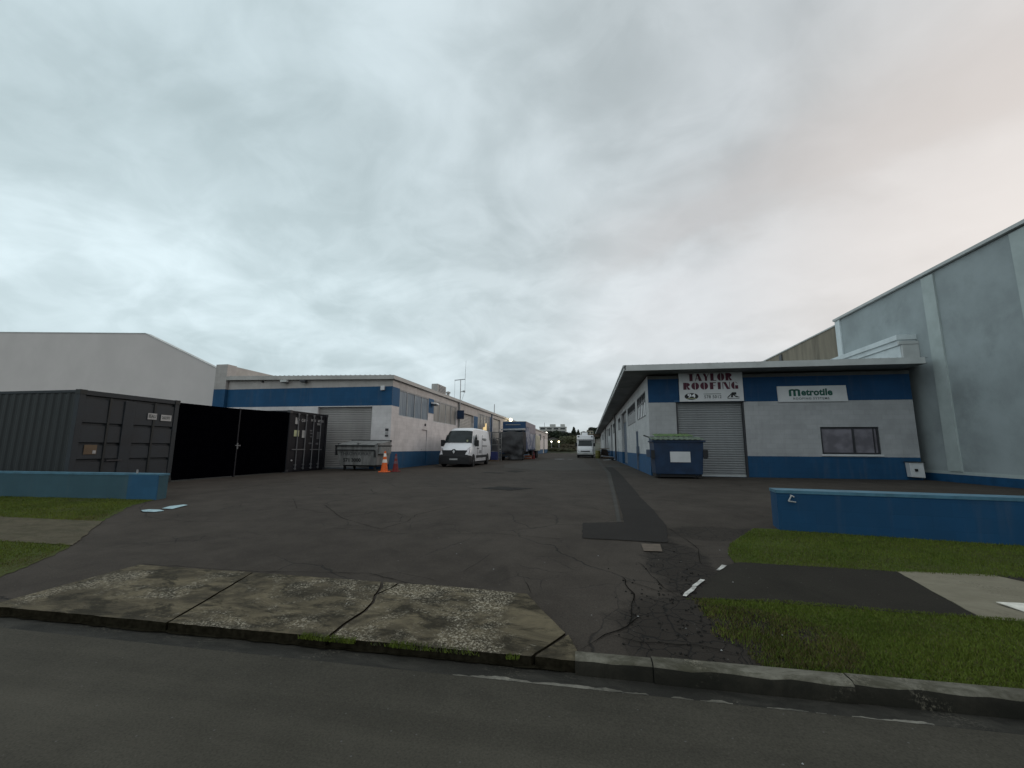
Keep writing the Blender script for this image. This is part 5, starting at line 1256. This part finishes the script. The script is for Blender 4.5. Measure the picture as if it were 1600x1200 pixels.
for s in (-1, 1):
    MB().box(min(s * .62, s * .92), max(s * .62, s * .92), -0.02, 0.06, 0.76, 0.96).build('headlight', 'chrome', mh, bevel=0.02)
    MB().box(min(s * 1.05, s * 1.32), max(s * 1.05, s * 1.32), 0.5, 0.6, 1.5, 1.95).build('mirror', 'plastic_dark', mh, bevel=0.03)
    MB().box(min(s * .78, s * .98), max(s * .78, s * .98), 0.80, 0.86, 2.72, 2.86).build('marker_light', 'frame_dark', mh)
    for yy in (0.9, 5.4): wheel(s * 0.95, yy, 0.36, 0.26, mh, s)
MB().box(-0.45, 0.35, 2.4, 3.6, 3.03, 3.4).build('roof_hatch', 'van_white', mh, bevel=0.04)

# odds and ends along the lane
t = thing('storage_cage', 'tall dark wire storage cage standing between the van and the tarped truck', 'storage cage', (-8.75, 39.3, 0))
mb = MB()
for xx in (-0.45, 0.45):
    for yy in (0, 1.0): mb.tube((xx, yy, 0), (xx, yy, 2.7), 0.04, n=6)
for z in (0.9, 1.5, 2.1, 2.68):
    mb.tube((-.45, 0, z), (.45, 0, z), 0.025, n=6); mb.tube((.45, 0, z), (.45, 1, z), 0.025, n=6); mb.tube((-.45, 1, z), (.45, 1, z), 0.025, n=6)
mb.build('frame', 'skip_grey', t)
mb = MB()
for i in range(9): mb.tube((-.4 + i * .1, 1.0, .9), (-.4 + i * .1, 1.0, 2.68), 0.012, n=5)
mb.box(-.44, .44, 0.02, 0.98, 0.86, 0.89)
mb.build('mesh_panel', 'frame_dark', t)
o = MB().hexa([(-.36, .2, .9), (.3, .2, .9), (.3, .8, .9), (-.36, .8, .9)], [(-.2, .3, 2.2), (.1, .3, 1.8), (.2, .7, 1.9), (-.25, .7, 2.3)]).build('covered_bundle', 'tarp', bevel=0.05); o.location = t.location; tag(o, 'dark wrapped bundle inside the wire cage', 'bundle')
o = MB().box(-0.42, 0.42, -0.3, 0.3, 0.12, 0.86).build('crate', 'crate_blue', bevel=0.03); o.location = (-8.75, 39.0 - .15, 0); tag(o, 'dark blue plastic crate in front of the wire cage', 'crate')
o = MB().box(-0.5, 0.5, -0.35, 0.35, 0, 0.115).build('pallet', 'pallet_wood'); o.location = (-8.75, 38.85, 0); tag(o, 'low timber pallet under the dark blue crate', 'pallet')
t = thing('barrier_block', 'low faded orange plastic barrier beside the truck wheel', 'barrier', (-6.85, 48.6, 0))
MB().hexa([(-.42, -.2, 0), (.42, -.2, 0), (.42, .2, 0), (-.42, .2, 0)], [(-.38, -.1, .38), (.38, -.1, .38), (.38, .1, .38), (-.38, .1, .38)]).build('body', 'crate_orange', t, bevel=0.02)
MB().box(-.4, .4, -.205, -.19, .12, .2).build('band', 'label_white', t)
o = MB().lathe([(.30, 0), (.31, .02), (.30, .3), (.315, .32), (.30, .34), (.30, .62), (.315, .64), (.30, .66), (.30, .95), (.28, .97)], 'z', (0, 0, 0), 20).build('drum', 'drum_yellow', smooth=40); o.location = (1.12, 55.0, 0); tag(o, 'dull yellow drum on the right of the motorhome', 'drum')
t = thing('scrap_heap', 'dark brown heap of boards and scrap piled right of the yellow drum', 'scrap heap', (1.95, 54.6, 0))
mb = MB()
for i in range(26):
    a = random.uniform(0, PI); L = random.uniform(.3, .65); x, y, z = random.uniform(-.35, .35), random.uniform(-.4, .5), random.uniform(.05, .75)
    dx, dy, dz_ = math.cos(a) * L, math.sin(a) * L, random.uniform(-.2, .3)
    mb.hexa([(x - dx, y - dy, z), (x + dx, y + dy, z + dz_), (x + dx, y + dy + .12, z + dz_), (x - dx, y - dy + .12, z)], [(x - dx, y - dy, z + .06), (x + dx, y + dy, z + dz_ + .06), (x + dx, y + dy + .12, z + dz_ + .06), (x - dx, y - dy + .12, z + .06)])
mb.build('boards', 'scrap_dark', t)
MB().hexa([(-.5, -.4, 0), (.5, -.4, 0), (.5, .6, 0), (-.5, .6, 0)], [(-.4, -.3, 1.1), (.35, -.3, .95), (.3, .5, 1.1), (-.4, .5, 1.2)]).build('crate', 'scrap_dark', t)
MB().hexa([(-.8, -.5, 1.15), (.5, -.6, 1.22), (.6, .3, 1.25), (-.8, .4, 1.2)], [(-.8, -.5, 1.20), (.5, -.6, 1.27), (.6, .3, 1.30), (-.8, .4, 1.25)]).build('sheet', 'pallet_wood', t)
for i, (x, y, z, a, m_, lab) in enumerate(((2.35, 47.5, .04, 20, 'fascia_grey', 'pale grey plank lying flat nearest on the concrete strip by the right wall'), (2.45, 49.0, .22, -15, 'pallet_wood', 'brown plank lying askew on a block by the right wall'),
                                   (2.2, 50.8, .32, 35, 'sign_white', 'white plank propped highest of the debris by the right wall'), (2.5, 46.3, .05, 70, 'scrap_dark', 'short dark board at the foot of the right wall'))):
    o = MB().box(-.9, .9, -.1, .1, -.03, .03).build('plank', m_); o.location = (x, y, z); o.rotation_euler = (0, R(4 * i - 4), R(a)); tag(o, lab, 'plank', 'planks dumped along the right wall')
o = MB().box(-.3, .3, -.25, .25, 0, .19).build('block', 'skip_dark', bevel=.02); o.location = (2.45, 49.0, 0); tag(o, 'dark low block under the askew brown plank', 'block')
t = thing('canopy', 'brown flat canopy across the far end by the right-hand workshop', 'canopy', (1.2, 100.2, 0))
MB().box(-1.6, 1.5, -1.2, 2.0, 3.9, 4.5).build('roof', 'canopy_brown', t)
for xx in (-1.4, 0.0): MB().box(xx, xx + .18, -1.1, -.9, 0, 3.9).build('post', 'fascia_grey', t)

# pale matte colour painting the bright reflection of puddles
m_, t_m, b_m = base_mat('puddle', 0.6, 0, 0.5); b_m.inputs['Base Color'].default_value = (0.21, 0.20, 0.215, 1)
# litter and painted marks
def flat_litter(name, pts, h, m, label, cat):
    cx = sum(p[0] for p in pts) / len(pts); cy = sum(p[1] for p in pts) / len(pts)
    mb = MB(); n = len(pts)
    ring = [(x, y, gz(y) + 0.006 + random.uniform(0, h)) for x, y in pts]
    mid = (cx, cy, gz(cy) + 0.008 + h)
    mb.add(ring + [mid], [(i, (i + 1) % n, n) for i in range(n)]); mb.add([(x, y, z - .005) for x, y, z in ring], [tuple(range(n - 1, -1, -1))])
    o = mb.build(name, m); return tag(o, label, cat)
flat_litter('plastic_sheet', [(-9.25, 7.62), (-9.05, 7.50), (-8.78, 7.52), (-8.72, 7.66), (-8.95, 7.76), (-9.18, 7.74)], .012, 'plastic_litter', 'pale blue plastic scrap, the one nearer the street, beside the left wall', 'litter')
flat_litter('plastic_sheet', [(-9.0, 7.85), (-8.75, 7.86), (-8.82, 8.28), (-9.0, 8.34), (-9.1, 8.1)], .012, 'plastic_litter', 'pale blue plastic scrap, the longer one farther up the drive by the left wall', 'litter')
flat_litter('paper_sheet', [(3.83, 5.10), (4.0, 5.10), (4.3, 5.06), (4.35, 4.75), (4.1, 4.70), (3.93, 4.90)], .05, 'paper_white', 'crumpled white sheet on the light concrete footpath at the right edge', 'litter')
for pts, z_ in (([(0.90, 4.80), (0.935, 4.78), (1.10, 5.06), (1.06, 5.08)], .013), ([(1.07, 5.10), (1.11, 5.08), (1.25, 5.30), (1.20, 5.32)], .013), ([(1.47, 5.68), (1.51, 5.66), (1.64, 5.88), (1.60, 5.90)], .013)):
    struct(drape('painted_line', pts, z_, 'paint_mark', jag=.008))
struct(drape('concrete_strip', [(-3.75, 48.3), (-3.0, 48.0), (-2.6, 48.7), (-3.2, 49.6), (-3.9, 49.2)], .007, 'puddle', jag=.05))  # reflective wet patch, its brightness painted on
struct(drape('concrete_strip', [(-2.45, 48.7), (-1.9, 48.5), (-1.8, 49.1), (-2.3, 49.3)], .007, 'puddle', jag=.04))  # smaller wet patch with the same painted reflection
struct(drape('service_cover', [(0.72, 6.36), (0.97, 6.38), (1.0, 6.76), (0.73, 6.74)], .009, 'cover_brown'))
mb = MB()
for i in range(30):
    x, y = random.uniform(-2.5, 2.2), random.uniform(1.9, 6.8)
    if 3.15 < y < 3.55: continue
    z = -.41 - .0 if y < 3.2 else gz(y) + .015
    if y < 3.2: z = -.383 - .04 * (y + 3) / 6.2 + .004
    r_ = random.uniform(.004, .011); mb.add([(x - r_, y, z), (x, y - r_ * .6, z), (x + r_, y, z), (x, y + r_ * .7, z + r_ * .6)], [(0, 1, 2, 3), (0, 1, 3), (1, 2, 3)])
stuff(mb.build('gravel_chips', 'chip_white'))

# ------------------------------------------------------------------ beyond the lane
def crown(mb, c, rx, ry, rz_, n, size, shape='round', seed=0):
    rnd = random.Random(seed); cl = [(rnd.uniform(-.75, .75), rnd.uniform(-.75, .75), rnd.uniform(-.7, .8), rnd.uniform(.25, .5)) for _ in range(14)]
    k = 0
    while k < n:
        if shape == 'cone':
            f = rnd.random() ** .7; z = 1 - 2 * f; r = f * (.6 + .4 * abs(math.sin(f * 16))); a = rnd.uniform(0, 2 * PI); q = r * rnd.uniform(.5, 1); p = (math.cos(a) * q, math.sin(a) * q, z)
        else:
            m_ = rnd.choice(cl); v = Vector((rnd.gauss(0, 1), rnd.gauss(0, 1), rnd.gauss(0, 1))).normalized() * (m_[3] * rnd.uniform(.6, 1.05)); p = (m_[0] * .8 + v.x, m_[1] * .8 + v.y, m_[2] * .8 + v.z)
        P = Vector((c[0] + p[0] * rx, c[1] + p[1] * ry, c[2] + p[2] * rz_)); s = size * rnd.uniform(.5, 1.3)
        d1 = Vector((rnd.gauss(0, 1), rnd.gauss(0, 1), rnd.gauss(0, 1))).normalized(); d2 = d1.orthogonal().normalized()
        mb.add([P - d1 * s, P - d2 * s * .6, P + d1 * s, P + d2 * s * .6], [(0, 1, 2, 3)]); k += 1
def tree(kind, label, x, y, h, w_, m, shape, group, n=1400):
    z0 = gz(y); t = thing(kind, label, 'tree', (x, y, z0), 0, group)
    mb = MB(); mb.tube((0, 0, -.3), (0, 0, h * .55), w_ * .07, w_ * .03, 8)
    for i in range(5):
        a = i * 1.3; zz = h * (.25 + .07 * i); mb.tube((0, 0, zz), (math.cos(a) * w_ * .35, math.sin(a) * w_ * .35, zz + h * .15), w_ * .025, w_ * .01, 6)
    mb.build('trunk', 'bark', t)
    mb = MB(); crown(mb, (0, 0, h * (.53 if shape == 'cone' else .6)), w_ / 2, w_ / 2, h * (.47 if shape == 'cone' else .42), n, w_ * (.055 if shape == 'cone' else .06), shape, int(x * 7 + y)); mb.build('crown', m, t)
    return t
def bush(label, x, y, w_, h, m, n=900, group='bushes at the end of the lane'):
    t = thing('bush', label, 'bush', (x, y, gz(y)), 0, group)
    mb = MB(); crown(mb, (0, 0, h * .45), w_ / 2, w_ / 2, h * .6, n, w_ * .05, 'round', int(x * 11 + y)); mb.build('foliage', m, t)
    mb = MB()
    for i in range(4): mb.tube((0, 0, -.2), (math.cos(i * 1.6) * w_ * .2, math.sin(i * 1.6) * w_ * .2, h * .5), .08, .03, 6)
    mb.build('stem', 'bark', t)
PXY = lambda px, y: (px - 920) / 660 * y * 1.03          # lateral distance of a far thing from the lane's axis
def far(px, y, py): return PXY(px, y), 1.2 + (701 - py) / 660 * y * 1.03
x, z = far(898.5, 190, 669); tree('conifer', 'tall dark conifer just left of the motorhome roof', x, 190, z - gz(190), 7.5, 'leaf_dark', 'cone', 'dark trees beyond the lane')
x, z = far(905, 185, 673); tree('conifer', 'shorter dark conifer right beside the tallest one', x, 185, z - gz(185), 6.0, 'leaf_dark', 'cone', 'dark trees beyond the lane')
x, z = far(887.5, 195, 676); tree('round_tree', 'dark round tree below the white block\'s right end', x, 195, z - gz(195), 6.5, 'leaf_dark', 'round', 'dark trees beyond the lane')
x, z = far(867.5, 185, 675); tree('round_tree', 'broad dark tree in front of the white block', x, 185, z - gz(185), 9.5, 'leaf_dark', 'round', 'dark trees beyond the lane')
x, z = far(879, 200, 677); tree('round_tree', 'small dark tree between the broad one and the round one', x, 200, z - gz(200), 5.0, 'leaf_dark', 'round', 'dark trees beyond the lane')
x, z = far(928.5, 330, 668); tree('round_tree', 'lone round tree on the far ridge over the canopy', x, 330, z - gz(330), 14.0, 'leaf_dark', 'round', 'dark trees beyond the lane')
for px_, y_, py_, w_, m_, lab in ((858, 140, 688, 5, 'leaf_dark', 'dark bush at the left end of the hedge, by the workshop corner'), (869, 138, 688, 6, 'leaf_olive', 'olive bush behind the two lit lamps'), (884, 133, 684, 8.5, 'leaf_bronze', 'big bronze bush in the middle of the lane\'s end'),
                                 (896, 130, 682, 8.5, 'leaf_olive', 'tall olive bush left of the motorhome'), (906, 136, 683, 7, 'leaf_bronze', 'bronze bush half hidden behind the motorhome'), (876, 128, 696, 5, 'leaf_olive', 'low olive bush under the lit lamps'), (890, 124, 697, 5.5, 'leaf_bronze', 'low brown bush at the foot of the big bronze one'), (862, 126, 698, 4, 'leaf_olive', 'low green bush on the grass bank by the workshop corner')):
    x, z = far(px_, y_, py_); bush(lab, x, y_, w_, max(1.2, z - gz(y_)), m_)
for px_, y_, py_, w_, m_, lab in ((857, 118, 702, 2.6, 'leaf_bronze', 'small brown shrub at the left foot of the grass bank'), (863.5, 116.5, 703, 2.8, 'leaf_olive', 'small olive shrub at the foot of the grass bank, left of the lamps'), (870, 117, 701.5, 3.0, 'leaf_bronze', 'small brown shrub between the two lit lamps'),
                                 (877.5, 116, 702, 2.8, 'leaf_olive', 'small olive shrub below the right-hand lit lamp'), (884, 117, 701, 3.2, 'leaf_bronze', 'rounded brown shrub at the foot of the bank, centre of the gap'), (891, 116, 702, 3.0, 'leaf_olive', 'rounded olive shrub at the foot of the bank, near the motorhome'), (898.5, 117.5, 700, 3.4, 'leaf_bronze', 'brown shrub touching the motorhome\'s left edge')):
    x, z = far(px_, y_, py_); bush(lab, x, y_, w_, max(0.9, z - gz(y_)), m_, 500)
def house(label, px0, px1, y, py_top, py_base, wm, roof=True, cat='house', floors=1, name='house'):
    x0, x1 = PXY(px0, y), PXY(px1, y); zt = 1.2 + (701 - py_top) / 660 * y * 1.03; zb = 1.2 + (701 - py_base) / 660 * y * 1.03
    t = thing(name, label, cat, ((x0 + x1) / 2, y, gz(y))); g = gz(y); W = (x1 - x0) / 2; D = 9.0
    MB().box(-W, W, 0, D, -1, zt - g).build('wall', wm, t)
    fh_ = (zt - zb) / floors
    for f in range(floors):
        n_ = max(2, int(W * 2 / 4.5))
        for i in range(n_):
            xa = -W + W * 2 * (i + .15) / n_; xb = -W + W * 2 * (i + .85) / n_
            MB().box(xa, xb, -.05, .1, zb - g + fh_ * (f + .32), zb - g + fh_ * (f + .80)).build('window', 'house_window', t)
    if roof:
        h = W * .35; mb = MB(); mb.slab([(-W - .4, -.5, zt - g + .02), (W + .4, -.5, zt - g + .02), (W * .2, -.5, zt - g + h), (-W * .2, -.5, zt - g + h)], (0, D + 1, 0)); mb.build('roof', 'house_roof', t)
    else:
        MB().box(-W - .3, W + .3, -.3, D, zt - g + .02, zt - g + .5).build('roof', 'fascia_grey', t)
    return t, W, zt - g
t, W, zt = house('long white apartment block with dark window bands on the far rise', 847, 887, 340, 669.5, 679, 'house_wall', False, 'apartment block', 2, 'apartment_block')
for xa, xb in ((-2.5, 2.0), (6.0, 9.5)): MB().box(xa, xb, 2, 6, zt + .52, zt + 2.6).build('plant_room', 'house_wall', t)
MB().tube((-7, 4, zt), (-7, 4, zt + 4), .12).build('aerial', 'frame_dark', t)
house('low pale shed roofed in grey behind the brown bush', 889, 899, 165, 690, 697, 'house_wall')
house('small white house between conifers and canopy', 910, 914, 240, 679, 684, 'house_cream')
house('cream house low on the slope by the workshop\'s far corner', 852, 861, 230, 679, 685, 'house_cream')
house('pale house glimpsed between the dark trees', 880, 886, 250, 680, 685, 'house_wall')
house('grey house behind the bushes left of the lamps', 861, 874, 170, 687, 694, 'house_wall')
house('white house on the slope above the motorhome', 909, 917, 300, 677, 682, 'house_wall')
house('cream house on the slope left of the canopy roof', 918, 927, 320, 675, 681, 'house_cream')
house('white house right under the lone ridge tree', 929, 937, 330, 677, 684, 'house_wall')
struct(struct_h := MB().add([(-260, 900, -5), (-60, 900, -5), (-60, 900, 8), (-10, 900, 33), (30, 900, 36), (120, 900, 46), (400, 900, 40), (400, 900, -5)] + [(-260, 1300, -5), (-60, 1300, -5), (-60, 1300, 8), (-10, 1300, 33), (30, 1300, 36), (120, 1300, 46), (400, 1300, 40), (400, 1300, -5)],
      [(0, 1, 2, 3, 4, 5, 6, 7), (8, 9, 10, 11, 12, 13, 14, 15), (2, 3, 11, 10), (3, 4, 12, 11), (4, 5, 13, 12), (5, 6, 14, 13)]).build('hills', 'far_hill'))
def street_lamp(px_, y, py_, label, m, r_):
    x, z = far(px_, y, py_); t = thing('street_lamp', label, 'street lamp', (x, y, gz(y)), 0, 'lit lamps beyond the lane')
    h = z - gz(y)
    MB().tube((0, .5, 0), (0, .5, h + .3), .07, .05, 8).build('pole', 'galv', t)
    MB().tube((0, .5, h + .25), (0, 0, h + .3), .04, n=6).build('arm', 'galv', t)
    MB().ball((0, 0, h), r_).build('bulb', m, t)
street_lamp(865, 122, 691, 'lit lamp at the lane\'s end, left of the pair', 'lamp_white', .20)
street_lamp(876, 121, 691, 'lit lamp at the lane\'s end, right of the pair', 'lamp_warm', .24)
street_lamp(857.5, 160, 678, 'brighter lit lamp above the workshop\'s far corner', 'lamp_white', .36)
